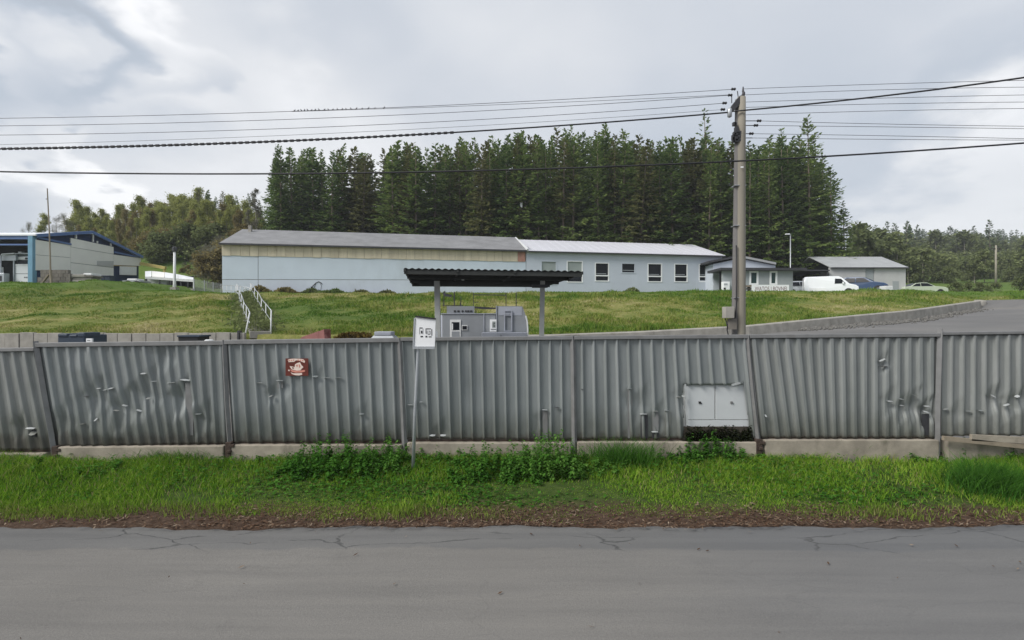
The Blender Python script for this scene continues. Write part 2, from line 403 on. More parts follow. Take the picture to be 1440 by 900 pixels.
def mat_asphalt():
    t = NT('worn_asphalt')
    big = t.noise(0.35, 5, 0.6, t.vec((0.35, 1, 1)), 0.5)
    fine = t.noise(60, 4, 0.7)
    gr = t.noise(260, 2, 0.6)
    base = t.ramp(big, [(0.25, (0.128, 0.122, 0.114)), (0.5, (0.164, 0.156, 0.145)), (0.78, (0.196, 0.186, 0.172))])
    base = t.mix(0.55, base, t.ramp(fine, [(0.25, (0.35, 0.35, 0.36)), (0.5, (0.5, 0.5, 0.5)), (0.8, (0.66, 0.66, 0.64))]), 'OVERLAY')
    base = t.mix(0.6, base, t.ramp(gr, [(0.3, (0.25, 0.25, 0.25)), (0.7, (0.75, 0.75, 0.75))]), 'OVERLAY')
    # the outer band along the verge is an older, darker, cracked overlay
    sx = t.n.new('ShaderNodeSeparateXYZ'); t.L.new(t.tc.outputs['Object'], sx.inputs[0])
    edge = t.math('ADD', sx.outputs[1], t.math('MULTIPLY', t.math('SUBTRACT', t.noise(0.8, 5, 0.6), 0.5), 0.5))
    band = t.sm(edge, 5.55, 5.63)
    base = t.mix(t.math('MULTIPLY', band, 0.5), base, (0.105, 0.108, 0.112))
    # bluish tone towards the right
    right = t.sm(t.math('ADD', sx.outputs[0], t.math('MULTIPLY', t.noise(0.5, 4), 3.0)), 1.5, 5.5)
    base = t.mix(t.math('MULTIPLY', right, 0.4), base, (0.122, 0.127, 0.136))
    vo = t.n.new('ShaderNodeTexVoronoi'); vo.feature = 'DISTANCE_TO_EDGE'; vo.inputs['Scale'].default_value = 1.1
    wv = t.n.new('ShaderNodeMixRGB'); wv.blend_type = 'ADD'; wv.inputs[0].default_value = 0.5
    nn = t.n.new('ShaderNodeTexNoise'); nn.inputs['Scale'].default_value = 2.2; nn.inputs['Detail'].default_value = 6
    t.L.new(t.vec((0.45, 1, 1)), nn.inputs['Vector']); t.L.new(t.vec((0.45, 1.3, 1)), wv.inputs[1]); t.L.new(nn.outputs['Color'], wv.inputs[2])
    t.L.new(wv.outputs[0], vo.inputs['Vector'])
    crack = t.math('SUBTRACT', 1.0, t.sm(vo.outputs['Distance'], 0.0, 0.016))
    crack = t.math('MULTIPLY', crack, t.sm(t.noise(0.9, 4, 0.6, t.vec((1, 1, 1), (3, 9, 0))), 0.42, 0.56))
    crack = t.math('MULTIPLY', crack, t.math('ADD', t.math('MULTIPLY', band, 0.75), 0.12))
    base = t.mix(t.math('MULTIPLY', crack, 0.75), base, (0.04, 0.04, 0.04))
    strk = t.noise(2.2, 6, 0.65, t.vec((0.12, 1.8, 1), (4, 1, 0)))
    base = t.mix(0.5, base, t.ramp(strk, [(0.3, (0.38, 0.38, 0.385)), (0.5, (0.5, 0.5, 0.5)), (0.72, (0.62, 0.615, 0.6))]), 'OVERLAY')
    stn = t.sm(t.noise(1.6, 6, 0.7, t.vec((0.5, 1, 1), (8, 3, 0))), 0.58, 0.72)
    base = t.mix(t.math('MULTIPLY', stn, 0.22), base, (0.085, 0.083, 0.08))
    speck = t.sm(t.noise(9, 3, 0.6, t.vec((0.6, 1.6, 1), (2, 5, 0))), 0.71, 0.76)
    base = t.mix(t.math('MULTIPLY', speck, 0.4), base, (0.07, 0.066, 0.06))
    h = t.math('SUBTRACT', t.math('ADD', t.math('MULTIPLY', gr, 0.3), fine), t.math('MULTIPLY', crack, 2.0))
    t.bsdf(base, 0.82, 0, t.bump(h, 0.35, 0.012), 0.3)
    return t.mat


M['asphalt'] = mat_asphalt()


def mat_driveway():
    t = NT('driveway_asphalt')
    base = t.ramp(t.noise(0.3, 6, 0.6), [(0.25, (0.115, 0.113, 0.112)), (0.75, (0.175, 0.168, 0.16))])
    base = t.mix(0.4, base, t.ramp(t.noise(30, 3, 0.6), [(0.3, (0.35, 0.35, 0.35)), (0.7, (0.65, 0.65, 0.65))]), 'OVERLAY')
    t.bsdf(base, 0.8, 0, t.bump(t.noise(40, 3), 0.3, 0.01), 0.3)
    return t.mat


M['driveway'] = mat_driveway()


def mat_hill():
    t = NT('hill_grass_ground')
    a = t.noise(0.16, 6, 0.62, t.vec((0.6, 1, 1)), 0.6)
    b = t.noise(1.3, 6, 0.7)
    f = t.math('ADD', t.math('MULTIPLY', a, 0.65), t.math('MULTIPLY', b, 0.35))
    f = t.math('ADD', t.math('MULTIPLY', f, 1.5), -0.29)
    base = t.ramp(f, [(0.3, (0.075, 0.115, 0.025)), (0.44, (0.13, 0.155, 0.04)), (0.54, (0.19, 0.19, 0.06)), (0.66, (0.28, 0.25, 0.12))])
    sx = t.n.new('ShaderNodeSeparateXYZ'); t.L.new(t.tc.outputs['Object'], sx.inputs[0])
    zz = t.math('ADD', sx.outputs[2], t.math('MULTIPLY', t.noise(0.5, 4), 0.5))
    base = t.mix(t.math('MULTIPLY', t.sm(zz, 4.75, 5.15), 0.72), base, (0.075, 0.14, 0.025))
    base = t.mix(0.35, base, t.ramp(t.noise(7, 4, 0.7), [(0.3, (0.2, 0.2, 0.2)), (0.7, (0.8, 0.8, 0.8))]), 'OVERLAY')
    t.bsdf(base, 0.95, 0, t.bump(t.noise(6, 5, 0.7), 0.6, 0.12), 0.1)
    return t.mat


def mat_hill_blades():
    t = NT('hill_grass_blades')
    geo = t.n.new('ShaderNodeNewGeometry')
    a = t.noise(0.16, 6, 0.62, t.vec((0.6, 1, 1)), 0.6)
    b = t.noise(1.3, 6, 0.7)
    f = t.math('ADD', t.math('MULTIPLY', a, 0.65), t.math('MULTIPLY', b, 0.35))
    f = t.math('ADD', t.math('MULTIPLY', f, 1.45), -0.32)
    f = t.math('ADD', f, t.math('MULTIPLY', t.math('SUBTRACT', geo.outputs['Random Per Island'], 0.4), 0.16))
    base = t.ramp(f, [(0.28, (0.075, 0.155, 0.022)), (0.39, (0.14, 0.21, 0.036)), (0.47, (0.225, 0.255, 0.06)), (0.55, (0.33, 0.31, 0.12)), (0.66, (0.48, 0.43, 0.25))])
    sx = t.n.new('ShaderNodeSeparateXYZ'); t.L.new(t.tc.outputs['Object'], sx.inputs[0])
    zz = t.math('ADD', sx.outputs[2], t.math('MULTIPLY', t.noise(0.5, 4), 0.5))
    base = t.mix(t.math('MULTIPLY', t.sm(zz, 4.75, 5.15), 0.72), base, (0.115, 0.215, 0.035))
    d = t.n.new('ShaderNodeBsdfDiffuse'); tr = t.n.new('ShaderNodeBsdfTranslucent')
    t.L.new(base, d.inputs[0]); t.L.new(base, tr.inputs[0])
    m = t.n.new('ShaderNodeMixShader'); m.inputs[0].default_value = 0.3
    t.L.new(d.outputs[0], m.inputs[1]); t.L.new(tr.outputs[0], m.inputs[2]); t.L.new(m.outputs[0], t.out.inputs[0])
    return t.mat


def mat_verge():
    t = NT('verge_soil')
    sx = t.n.new('ShaderNodeSeparateXYZ'); t.L.new(t.tc.outputs['Object'], sx.inputs[0])
    y = t.math('ADD', sx.outputs[1], t.math('MULTIPLY', t.math('SUBTRACT', t.noise(1.1, 6, 0.65), 0.5), 0.9))
    g = t.sm(y, 6.7, 7.1)
    soil = t.ramp(t.noise(14, 6, 0.7), [(0.3, (0.035, 0.022, 0.016)), (0.7, (0.105, 0.07, 0.05))])
    grass = t.ramp(t.noise(5, 6, 0.7), [(0.3, (0.022, 0.045, 0.01)), (0.7, (0.07, 0.10, 0.025))])
    t.bsdf(t.mix(g, soil, grass), 0.95, 0, t.bump(t.noise(25, 5, 0.7), 0.6, 0.03), 0.1)
    return t.mat


def mat_verge_grass():
    t = NT('verge_grass_blades')
    geo = t.n.new('ShaderNodeNewGeometry')
    sx = t.n.new('ShaderNodeSeparateXYZ'); t.L.new(t.tc.outputs['Object'], sx.inputs[0])
    f = t.math('ADD', t.math('MULTIPLY', t.noise(0.55, 4, 0.6), 0.55), t.math('MULTIPLY', geo.outputs['Random Per Island'], 0.42))
    base = t.ramp(f, [(0.22, (0.055, 0.135, 0.013)), (0.40, (0.12, 0.25, 0.022)), (0.56, (0.21, 0.355, 0.034)), (0.74, (0.33, 0.42, 0.08))])
    dry = t.math('MULTIPLY', t.sm(geo.outputs['Random Per Island'], 0.925, 0.93), 0.85)
    base = t.mix(dry, base, (0.33, 0.27, 0.15))
    # straw mixed in towards the road
    e = t.math('ADD', sx.outputs[1], t.math('MULTIPLY', t.noise(1.3, 5, 0.6), 1.0))
    base = t.mix(t.math('MULTIPLY', t.math('SUBTRACT', 1.0, t.sm(e, 7.0, 7.5)), 0.4), base, (0.2, 0.18, 0.07))
    d = t.n.new('ShaderNodeBsdfDiffuse'); tr = t.n.new('ShaderNodeBsdfTranslucent')
    t.L.new(base, d.inputs[0]); t.L.new(base, tr.inputs[0])
    m = t.n.new('ShaderNodeMixShader'); m.inputs[0].default_value = 0.3
    t.L.new(d.outputs[0], m.inputs[1]); t.L.new(tr.outputs[0], m.inputs[2]); t.L.new(m.outputs[0], t.out.inputs[0])
    return t.mat


M['hill'] = mat_hill(); M['hill_blades'] = mat_hill_blades(); M['verge'] = mat_verge(); M['verge_grass'] = mat_verge_grass()
M['yard'] = mat_plain('yard_gravel', (0.17, 0.16, 0.145), 0.95, 0.3, 2, bump=0.4)


def mat_fence():
    t = NT('grey_fence_sheet')
    oi = t.n.new('ShaderNodeObjectInfo')
    f = t.noise(3.0, 7, 0.65, t.vec((1.6, 1, 0.22)))
    base = t.ramp(f, [(0.25, (0.185, 0.197, 0.190)), (0.5, (0.245, 0.257, 0.25)), (0.78, (0.31, 0.32, 0.315))])
    warm = t.mix(oi.outputs['Random'], (0.45, 0.5, 0.54), (0.53, 0.5, 0.47))
    base = t.mix(0.5, base, warm, 'OVERLAY')
    sx = t.n.new('ShaderNodeSeparateXYZ'); t.L.new(t.tc.outputs['Object'], sx.inputs[0])
    # splash dirt and algae that grew up from the ground
    hh = t.math('ADD', sx.outputs[2], t.math('MULTIPLY', t.math('SUBTRACT', t.noise(5, 6, 0.7, t.vec((1, 1, 0.5))), 0.5), 0.5))
    low = t.math('SUBTRACT', 1.0, t.sm(hh, 0.45, 1.05))
    base = t.mix(t.math('MULTIPLY', low, 0.6), base, (0.085, 0.088, 0.066))
    vlow = t.math('SUBTRACT', 1.0, t.sm(hh, 0.38, 0.56))
    base = t.mix(t.math('MULTIPLY', vlow, 0.6), base, (0.05, 0.04, 0.03))
    st = t.sm(t.noise(7, 6, 0.7, t.vec((2.2, 1, 0.10), (4, 0, 0))), 0.56, 0.8)
    base = t.mix(t.math('MULTIPLY', st, 0.4), base, (0.10, 0.098, 0.088))
    sp = t.sm(t.noise(18, 4, 0.7, t.vec((1, 1, 1), (1, 7, 0))), 0.70, 0.76)
    base = t.mix(t.math('MULTIPLY', sp, 0.5), base, (0.4, 0.41, 0.41))
    rs = t.sm(t.noise(11, 6, 0.7, t.vec((1, 1, 0.5), (9, 3, 2))), 0.72, 0.8)
    base = t.mix(t.math('MULTIPLY', rs, 0.45), base, (0.13, 0.075, 0.045))
    t.bsdf(base, 0.5, 0.25, t.bump(t.noise(2.2, 3, 0.5), 0.10, 0.04), 0.45)
    return t.mat


M['fence'] = mat_fence()
M['fence_rail'] = mat_plain('fence_rail_steel', (0.2, 0.2, 0.2), 0.55, 0.2, 5, metal=0.25, grime=0.35, gcol=(0.1, 0.08, 0.06))
M['torn'] = mat_plain('torn_bright_metal', (0.46, 0.48, 0.48), 0.4, 0.15, 8, metal=0.35)

# ------------------------------------------------------------------ terrain
def sstep(a, b, v):
    t = np.clip((np.asarray(v, float) - a) / (b - a), 0, 1); return t * t * (3 - 2 * t)


FOOT = np.array([(-95, 22, 1.90), (-22, 22, 1.90), (-11.5, 22, 1.86), (-4.7, 21.6, 1.75), (1.5, 22, 1.80), (5.7, 22.8, 1.93), (11, 24, 2.17),
                 (16.9, 27, 2.57), (24.1, 31, 3.02), (34.7, 38, 3.87), (36.6, 44.0, 4.10), (95, 46, 4.4)])
CREST = np.array([(-95, 44, 5.7), (-44, 44, 5.68), (-36.6, 44, 5.62), (-33.6, 45, 5.9), (-32.3, 44.5, 5.5), (-31.5, 44, 5.06), (-28.9, 44, 5.02), (-24.5, 43, 4.80), (-9.8, 44, 4.72),
                  (0, 46, 4.88), (11.5, 46, 4.95), (20, 46, 5.0), (26.3, 45, 4.97), (31.9, 42, 4.98), (34.5, 43, 4.95), (37.5, 50, 5.2), (95, 54, 5.8)])
WALLH = np.array([(-95, 1.8), (5, 1.8), (9, 0.60), (12, 0.40), (24, 0.62), (34.7, 0.55), (36.6, 0.0), (95, 0.0)])
df = lambda x: np.interp(x, FOOT[:, 0], FOOT[:, 1])
zf = lambda x: np.interp(x, FOOT[:, 0], FOOT[:, 2])
dc = lambda x: np.interp(x, CREST[:, 0], CREST[:, 1])
zc = lambda x: np.interp(x, CREST[:, 0], CREST[:, 2])
wh = lambda x: np.interp(x, WALLH[:, 0], WALLH[:, 1])


def lump(x, y):
    return 0.10 * np.sin(x * 0.9 + 1.3 * np.sin(y * 0.31)) * np.sin(y * 0.63 + 0.7) + 0.06 * np.sin(x * 2.1 + y * 1.3)


def far_h(x, y):
    f = 0.10 * np.clip(y - 60, 0, 50) + 0.14 * np.clip(y - 110, 0, 220)
    left = sstep(-13, -34, x) * (5.0 * sstep(58, 78, y) + 0.03 * np.clip(y - 78, 0, 60))
    return f + left


def H(x, y):
    x = np.asarray(x, float); y = np.asarray(y, float)
    verge = -0.03 + 0.17 * sstep(6.2, 8.5, y)
    D, Zf, Dc, Zc = df(x), zf(x), dc(x), zc(x)
    ramp = Zf - wh(x) - 0.02 * (D - y)
    w = sstep(5, 12, x) * sstep(9.5, 18, y)
    yard = 0.14 * (1 - w) + ramp * w
    t = np.clip((y - D) / (Dc - D), 0, 1)
    s = 0.55 * t + 0.45 * (t * t * (3 - 2 * t))
    s = s + 0.10 * np.sin(math.pi * t)
    slope = Zf + (Zc - Zf) * s + lump(x, y) * np.clip(np.minimum(t, 1 - t) * 5, 0, 1)
    plat = Zc + 0.012 * (y - Dc)
    r = np.where(y < 9, verge, np.where(y < D + 0.1, yard, np.where(y < Dc, slope, plat)))
    return r + np.where(y > 57, far_h(x, y), 0)


def h1(x, y): return float(H(x, y))


def build_ground():
    s = np.linspace(-1, 1, 221); s = np.sign(s) * (0.55 * np.abs(s) + 0.45 * np.abs(s) ** 2.4)
    xs = s * 95
    rows = []          # (x array, y array, mat)
    for y in np.linspace(-60, 6.0, 8): rows.append((xs, np.full_like(xs, y), 0))
    for y in np.linspace(6.2, 9.0, 16): rows.append((xs, np.full_like(xs, y), 0))
    D, Dc = df(xs), dc(xs)
    for t in np.linspace(0.03, 1, 22): rows.append((xs, 9.0 + (D - 9.0) * t, 1))
    for t in np.linspace(0, 1, 50): rows.append((xs, D + 0.16 + (Dc - D - 0.16) * t, 2))
    for t in np.linspace(0.1, 1, 12): rows.append((xs, Dc + (60 - Dc) * t, 2))
    for y in np.geomspace(62, 1400, 46): rows.append((xs * (y / 60), np.full_like(xs, y), 2))
    V = []; n = len(xs)
    for x, y, m in rows:
        V.append(np.stack([x, y, H(x, y)], 1))
    V = np.concatenate(V)
    i = np.arange(len(rows) - 1)[:, None] * n + np.arange(n - 1)[None]
    F = np.stack([i, i + 1, i + n + 1, i + n], -1).reshape(-1, 4)
    me = raw_mesh('ground', V, F, [M['verge'], M['yard'], M['hill']], True)
    mi = np.repeat([rows[k + 1][2] for k in range(len(rows) - 1)], n - 1).astype(np.int32)
    me.polygons.foreach_set('material_index', mi)
    tag(link_mesh('ground', me), kind='structure')


build_ground()


def road_edge(x):
    return 6.24 + 0.05 * np.sin(x * 0.7 + 1) + 0.035 * np.sin(x * 2.3) + 0.02 * np.sin(x * 7.1 + 2) - 0.12 * np.exp(-((x - 0.9) / 0.55) ** 2) + 0.012 * np.sin(x * 19) + 0.06 * sstep(2, 6, x)


def build_road():
    xs = np.concatenate([np.linspace(-70, -12.2, 30), np.linspace(-12, 12, 481), np.linspace(12.2, 70, 30)])
    ts = np.concatenate([np.linspace(0, 0.85, 14), np.linspace(0.87, 1, 10)])
    V = []; n = len(xs); e = road_edge(xs)
    for t in ts:
        y = -8 + (e + 8) * t
        z = 0.004 + 0.035 * np.cos(np.clip((y - 0.5) / 6, -1.5, 1.5)) - 0.03 + 0.004 * np.sin(xs * 0.8 + y * 1.3) + (-0.02 if t > 0.999 else 0)
        V.append(np.stack([xs, y, z], 1))
    V = np.concatenate(V)
    i = np.arange(len(ts) - 1)[:, None] * n + np.arange(n - 1)[None]
    F = np.stack([i, i + 1, i + n + 1, i + n], -1).reshape(-1, 4)
    tag(link_mesh('road', raw_mesh('road', V, F, M['asphalt'], True)), kind='structure')


build_road()


def build_driveway():
    xs = np.linspace(6.5, 90, 140); ts = np.linspace(0, 1, 40); V = []; n = len(xs)
    for t in ts:
        y = 10 + (df(xs) - 0.06 - 10) * t
        V.append(np.stack([xs, y, H(xs, y) + 0.03 + 0.0 * t], 1))
    V = np.concatenate(V)
    i = np.arange(len(ts) - 1)[:, None] * n + np.arange(n - 1)[None]
    F = np.stack([i, i + 1, i + n + 1, i + n], -1).reshape(-1, 4)
    tag(link_mesh('driveway', raw_mesh('driveway', V, F, M['driveway'], True)), kind='structure')


build_driveway()

# ------------------------------------------------------------------ retaining walls
rnd = random.Random(5)


def left_wall():
    root = thing('retaining_wall', 'low grey concrete panel wall at the foot of the left grass slope', 'wall', (-16, 21.9, 0.1))
    x = -30.0
    shared = None
    while x < -11.7:
        w = 0.6
        mb = MB(); g = 0.012; top = 1.95 + rnd.uniform(-0.03, 0.02); yy = 21.9 + rnd.uniform(-0.02, 0.02)
        mb.box(x + g, x + w - g, yy - 0.09, yy + 0.09, 0.05, top)
        mb.build('panel', M['concrete'], root, bevel=0.015)
        x += w
    MB().box(-30, -11.7, 21.93, 22.02, 0.05, 1.86).build('backing', M['concrete_dark'], root)
    mb = MB(); mb.box(-11.68, -11.6, 21.75, 22.0, 0.05, 2.05); mb.build('end_post', M['dark_steel'], root)


left_wall()


def drive_wall():
    """grey wall that climbs along the driveway"""
    root = thing('retaining_wall', 'sloping grey concrete wall curving up beside the driveway', 'wall', (16, 26, 1.5))
    xs = np.concatenate([np.linspace(-4.0, 34.2, 90), np.linspace(34.4, 35.2, 6)])
    segs = np.array_split(np.arange(len(xs)), 12)
    for k, seg in enumerate(segs):
        ii = list(seg) + ([seg[-1] + 1] if seg[-1] + 1 < len(xs) else [])
        vs = []; fs = []
        for j, i in enumerate(ii):
            x = xs[i]; g = 0.0
            if j == 0 and k: g = 0.012
            x = x + g
            y = float(df(x)); dx = (float(df(x + 0.1)) - float(df(x - 0.1))) / 0.2
            n = Vector((dx, -1, 0)).normalized()             # faces the driveway
            p = Vector((x, y, 0)); zt = float(zf(x)) + 0.05; zb = h1(x, y - 0.05) - 0.3
            a = p + n * 0.20; b = p + n * 0.10; c = p - n * 0.25
            vs += [(a.x, a.y, zb), (b.x, b.y, zt - 0.03), (b.x - n.x * .03, b.y - n.y * .03, zt), (c.x, c.y, zt + 0.02), (c.x, c.y, zb)]
        m = len(ii)
        for j in range(m - 1):
            for q in range(5):
                fs.append((j * 5 + q, (j + 1) * 5 + q, (j + 1) * 5 + (q + 1) % 5, j * 5 + (q + 1) % 5))
        fs.append((0, 1, 2, 3, 4)); fs.append(tuple((m - 1) * 5 + q for q in (4, 3, 2, 1, 0)))
        MB().add(vs, fs).build('wall_segment', M['concrete'], root)
    # rounded end stone
    e = Vector((35.35, 38.9, 3.0))
    MB().lathe([(0.55, 0.1), (0.55, 0.85), (0.48, 0.98), (0.2, 1.03)], e, 14).build('end_stone', M['concrete'], root, smooth=True)
    e = h1(34.9, 39.0)


drive_wall()


def rubble():
    """stones washed down along the foot of the driveway wall"""
    rs = np.random.RandomState(3); V = []; F = []
    base = np.array([(1, 0, 0), (-1, 0, 0), (0, 1, 0), (0, -1, 0), (0, 0, 1), (0, 0, -1)], float)
    fc = np.array([(0, 2, 4), (2, 1, 4), (1, 3, 4), (3, 0, 4), (2, 0, 5), (1, 2, 5), (3, 1, 5), (0, 3, 5)])
    for k in range(900):
        x = rs.uniform(14, 33); off = abs(rs.normal(0, 0.45)) + 0.2
        dx = (float(df(x + .1)) - float(df(x - .1))) / .2
        n = np.array([dx, -1]); n /= np.linalg.norm(n)
        px, py = x + n[0] * off, float(df(x)) + n[1] * off
        s = rs.uniform(0.03, 0.11) * (1.3 if off < 0.5 else 0.8)
        p = base * s * rs.uniform(0.6, 1.3, (6, 1))
        a = rs.uniform(0, 6.28); c, sn = math.cos(a), math.sin(a)
        p = np.stack([p[:, 0] * c - p[:, 1] * sn, p[:, 0] * sn + p[:, 1] * c, p[:, 2]], 1)
        F.append(fc + 6 * k); V.append(p + np.array([px, py, h1(px, py) + 0.04 + s * 0.3]))
    me = raw_mesh('rubble', np.concatenate(V), np.concatenate(F), M['stone'])
    tag(link_mesh('rubble', me), 'loose grey stones along the foot of the driveway wall', 'rubble', kind='stuff')


rubble()


# ------------------------------------------------------------------ grass
def blades(name, P, hgt, wid, lean, rs, mat, seg=2):
    """P (n,3) roots -> bent blades of `seg` quads/tris"""
    n = len(P); a = rs.uniform(0, 2 * math.pi, n)
    side = np.stack([np.cos(a), np.sin(a), np.zeros(n)], 1)
    b = rs.uniform(0, 2 * math.pi, n); fall = np.stack([np.cos(b), np.sin(b), np.zeros(n)], 1) * (lean * hgt * rs.uniform(0.2, 1.3, n))[:, None]
    up = np.zeros((n, 3)); up[:, 2] = hgt
    w = (side * wid[:, None] / 2)
    mid = P + up * 0.55 + fall * 0.32
    tip = P + up + fall
    V = np.stack([P - w, P + w, mid + w * 0.75, mid - w * 0.75, tip], 1).reshape(-1, 3)
    i = np.arange(n)[:, None] * 5
    F = np.concatenate([i + np.array([[0, 1, 2]]), i + np.array([[0, 2, 3]]), i + np.array([[3, 2, 4]])])
    return raw_mesh(name, V, F, mat)


def vnoise(x, y, seed, sc):
    r = np.random.RandomState(seed); o = 0; amp = 1; tot = 0
    for k in range(4):
        th = r.uniform(0, 6.28, 5); ph = r.uniform(0, 6.28, 5)
        v = sum(np.sin((x * np.cos(t) + y * np.sin(t)) * sc * (2 ** k) * (0.7 + 0.15 * j) + p) for j, (t, p) in enumerate(zip(th, ph))) / 5 ** 0.5
        o = o + v * amp; tot += amp; amp *= 0.55
    return o / tot


def verge_grass():
    rs = np.random.RandomState(11); N = 370000
    x = rs.uniform(-12.6, 12.6, N); y = rs.uniform(6.3, 9.0, N)
    edge = 6.60 + 0.22 * vnoise(x, y * 0.3, 3, 1.3) + 0.10 * vnoise(x, y, 4, 4) - 0.15 * sstep(2.5, 5.5, x) + 0.15 * sstep(-5.5, -7.5, x) + 0.1 * np.exp(-((x - 1.5) / 1) ** 2)
    p = sstep(-0.22, 0.25, y - edge) * np.clip(0.60 + 0.75 * vnoise(x, y, 8, 2.2), 0.10, 1)
    bare = np.exp(-(((x - 4.1) / .35) ** 2 + ((y - 8.1) / .14) ** 2)) + 0.8 * np.exp(-(((x - 1.4) / .8) ** 2 + ((y - 7.05) / .16) ** 2)) + 0.7 * np.exp(-(((x + 3.4) / .7) ** 2 + ((y - 7.2) / .14) ** 2))
    k = rs.uniform(0, 1, N) < p * (1 - 0.85 * np.clip(bare, 0, 1)); x, y = x[k], y[k]; n = len(x)
    hgt = (0.055 + 0.095 * sstep(7.0, 8.5, y) + 0.075 * np.clip(vnoise(x, y, 21, 1.6), -0.7, 1.2)) * rs.uniform(0.5, 1.6, n)
    hgt = np.clip(hgt * 0.85, 0.025, 0.28)
    wid = rs.uniform(0.006, 0.013, n)
    P = np.stack([x, y, H(x, y) - 0.01], 1)
    me = blades('verge_grass', P, hgt, wid, 0.7, rs, M['verge_grass'])
    tag(link_mesh('verge_grass', me), 'bright green grass on the verge between road and fence', 'grass', kind='stuff')


verge_grass()


def hill_grass():
    rs = np.random.RandomState(12); N = 210000
    y = 21.5 + 29 * rs.uniform(0, 1, N) ** 1.25; x = y * rs.uniform(-1.06, 1.06, N)
    D, Dc = df(x), dc(x)
    k = (y > D + 0.3) & (y < Dc + 5); x, y = x[k], y[k]; n = len(x)
    # keep the blades off the buildings' footprints and the stairs
    patch = np.clip(0.75 + 0.5 * vnoise(x, y, 31, 0.5) + 0.7 * vnoise(x, y, 33, 2.0), 0.2, 2.0)
    hgt = rs.uniform(0.07, 0.20, n) * patch * (1 - 0.45 * sstep(0, -4, dc(x) - y - 4)) * (0.75 + 0.5 * sstep(-13, -9, x))
    wid = rs.uniform(0.03, 0.07, n) * (y / 32)
    P = np.stack([x, y, H(x, y) - 0.02], 1)
    me = blades('hill_grass', P, hgt, wid, 0.7, rs, M['hill_blades'])
    tag(link_mesh('hill_grass', me), 'rough olive and straw coloured grass on the slope', 'grass', kind='stuff')


hill_grass()


def leaf_litter():
    rs = np.random.RandomState(14); N = 18500
    x = rs.uniform(-11.8, 11.8, N); t = rs.beta(1.3, 2.0, N); y = road_edge(x) - 0.12 + t * 0.85 + 0.08 * vnoise(x, x * 0, 9, 2.0)
    keep = rs.uniform(0, 1, N) < np.clip(0.65 + 0.6 * vnoise(x, y, 5, 1.8), 0.15, 1); x, y = x[keep], y[keep]; n = len(x)
    # a few strays on the carriageway
    xs = rs.uniform(-7, 7, 60); ys = 6.15 - 2.2 * rs.uniform(0, 1, 60) ** 1.6
    x = np.concatenate([x, xs]); y = np.concatenate([y, ys]); n = len(x)
    z = np.maximum(H(x, y), np.where(y < road_edge(x), 0.02, -1)) + rs.uniform(0.004, 0.03, n); z[-60:] = 0.018
    L = rs.uniform(0.012, 0.04, n); W = L * rs.uniform(0.25, 0.75, n); a = rs.uniform(0, 6.28, n)
    u = np.stack([np.cos(a), np.sin(a), rs.uniform(-0.4, 0.4, n)], 1) * L[:, None]
    v = np.stack([-np.sin(a), np.cos(a), rs.uniform(-0.5, 0.5, n)], 1) * W[:, None]
    v[-60:, 2] = 0.004; u[-60:, 2] = 0.003
    P = np.stack([x, y, z], 1)
    V = np.stack([P - u, P - v * 0.5, P + u, P + v * 0.5], 1).reshape(-1, 3)
    F = np.arange(len(V)).reshape(-1, 4)
    tag(link_mesh('leaf_litter', raw_mesh('leaf_litter', V, F, M['litter'])), 'brown dead leaves and wood chips along the road edge', 'leaf litter', kind='stuff')


leaf_litter()

# ------------------------------------------------------------------ corrugated fence
FD = 8.6
fence = thing('corrugated_fence', 'long dented grey corrugated metal fence on a concrete plinth', 'fence', (0, FD, 0.1))


def sheet(name, top, bot, n_ribs, rib_w, rib_h, lean, dents=(), hole=None, seed=0, bow=0.0, sag=0.0):
    """one fence bay. top/bot: ((px,py),(px,py)) left and right corners; lean(u)= extra px shift at the foot; dents: (px,py,r_px,depth)"""
    per = 16; nu = n_ribs * per; nv = 40
    rs = np.random.RandomState(seed)
    u = np.linspace(0, 1, nu + 1); v = np.linspace(0, 1, nv + 1)
    U, Vv = np.meshgrid(u, v)
    tx = top[0][0] + (top[1][0] - top[0][0]) * U; ty = top[0][1] + (top[1][1] - top[0][1]) * U
    bx = bot[0][0] + (bot[1][0] - bot[0][0]) * U; by = bot[0][1] + (bot[1][1] - bot[0][1]) * U
    S = Vv * Vv * (3 - 2 * Vv)
    ln = np.array([lean(a) for a in u])[None, :]
    px = tx + (bx - tx) * Vv + ln * (0.25 * S + 0.75 * Vv)
    py = ty + (by - ty) * Vv + sag * np.sin(math.pi * U) * Vv
    f = (U * n_ribs + 0.37 * seed) % 1.0
    tri = np.abs(f - 0.5) * 2                                      # 0 at rib centre
    prof = np.clip((rib_w + 0.11 - tri) / 0.11, 0, 1)
    y = -prof * rib_h + bow * np.sin(math.pi * Vv) * np.sin(math.pi * U)
    y += 0.006 * np.sin(U * 23 + seed * 2) * np.sin(Vv * 3 + seed)
    for (dx, dy, r, dep) in dents:
        q1 = (px - dx) + 0.35 * (py - dy); q2 = (py - dy) - 0.25 * (px - dx)
        g = np.clip(1 - 0.62 * (np.abs(q1) / r + np.abs(q2) / (r * 1.6)), 0, 1); y += dep * 0.9 * g
        px += 0.08 * (px - dx) * g
    W = np.stack([(px - 720) / 720 * FD, FD + y, CAM_H - (py - 450) / 720 * FD], -1).reshape(-1, 3) - np.array(WLOC[fence.name])
    n = nu + 1
    i = (np.arange(nv)[:, None] * n + np.arange(nu)[None]).reshape(-1)
    F = np.stack([i, i + n, i + n + 1, i + 1], -1)
    if hole:
        cx = px.reshape(-1)[F].mean(1); cy = py.reshape(-1)[F].mean(1)
        keep = ~hole(cx, cy); F = F[keep]
    o = link_mesh(name, raw_mesh(name, W, F, M['fence']), fence)
    md = o.modifiers.new('thickness', 'SOLIDIFY'); md.thickness = 0.004
    return o


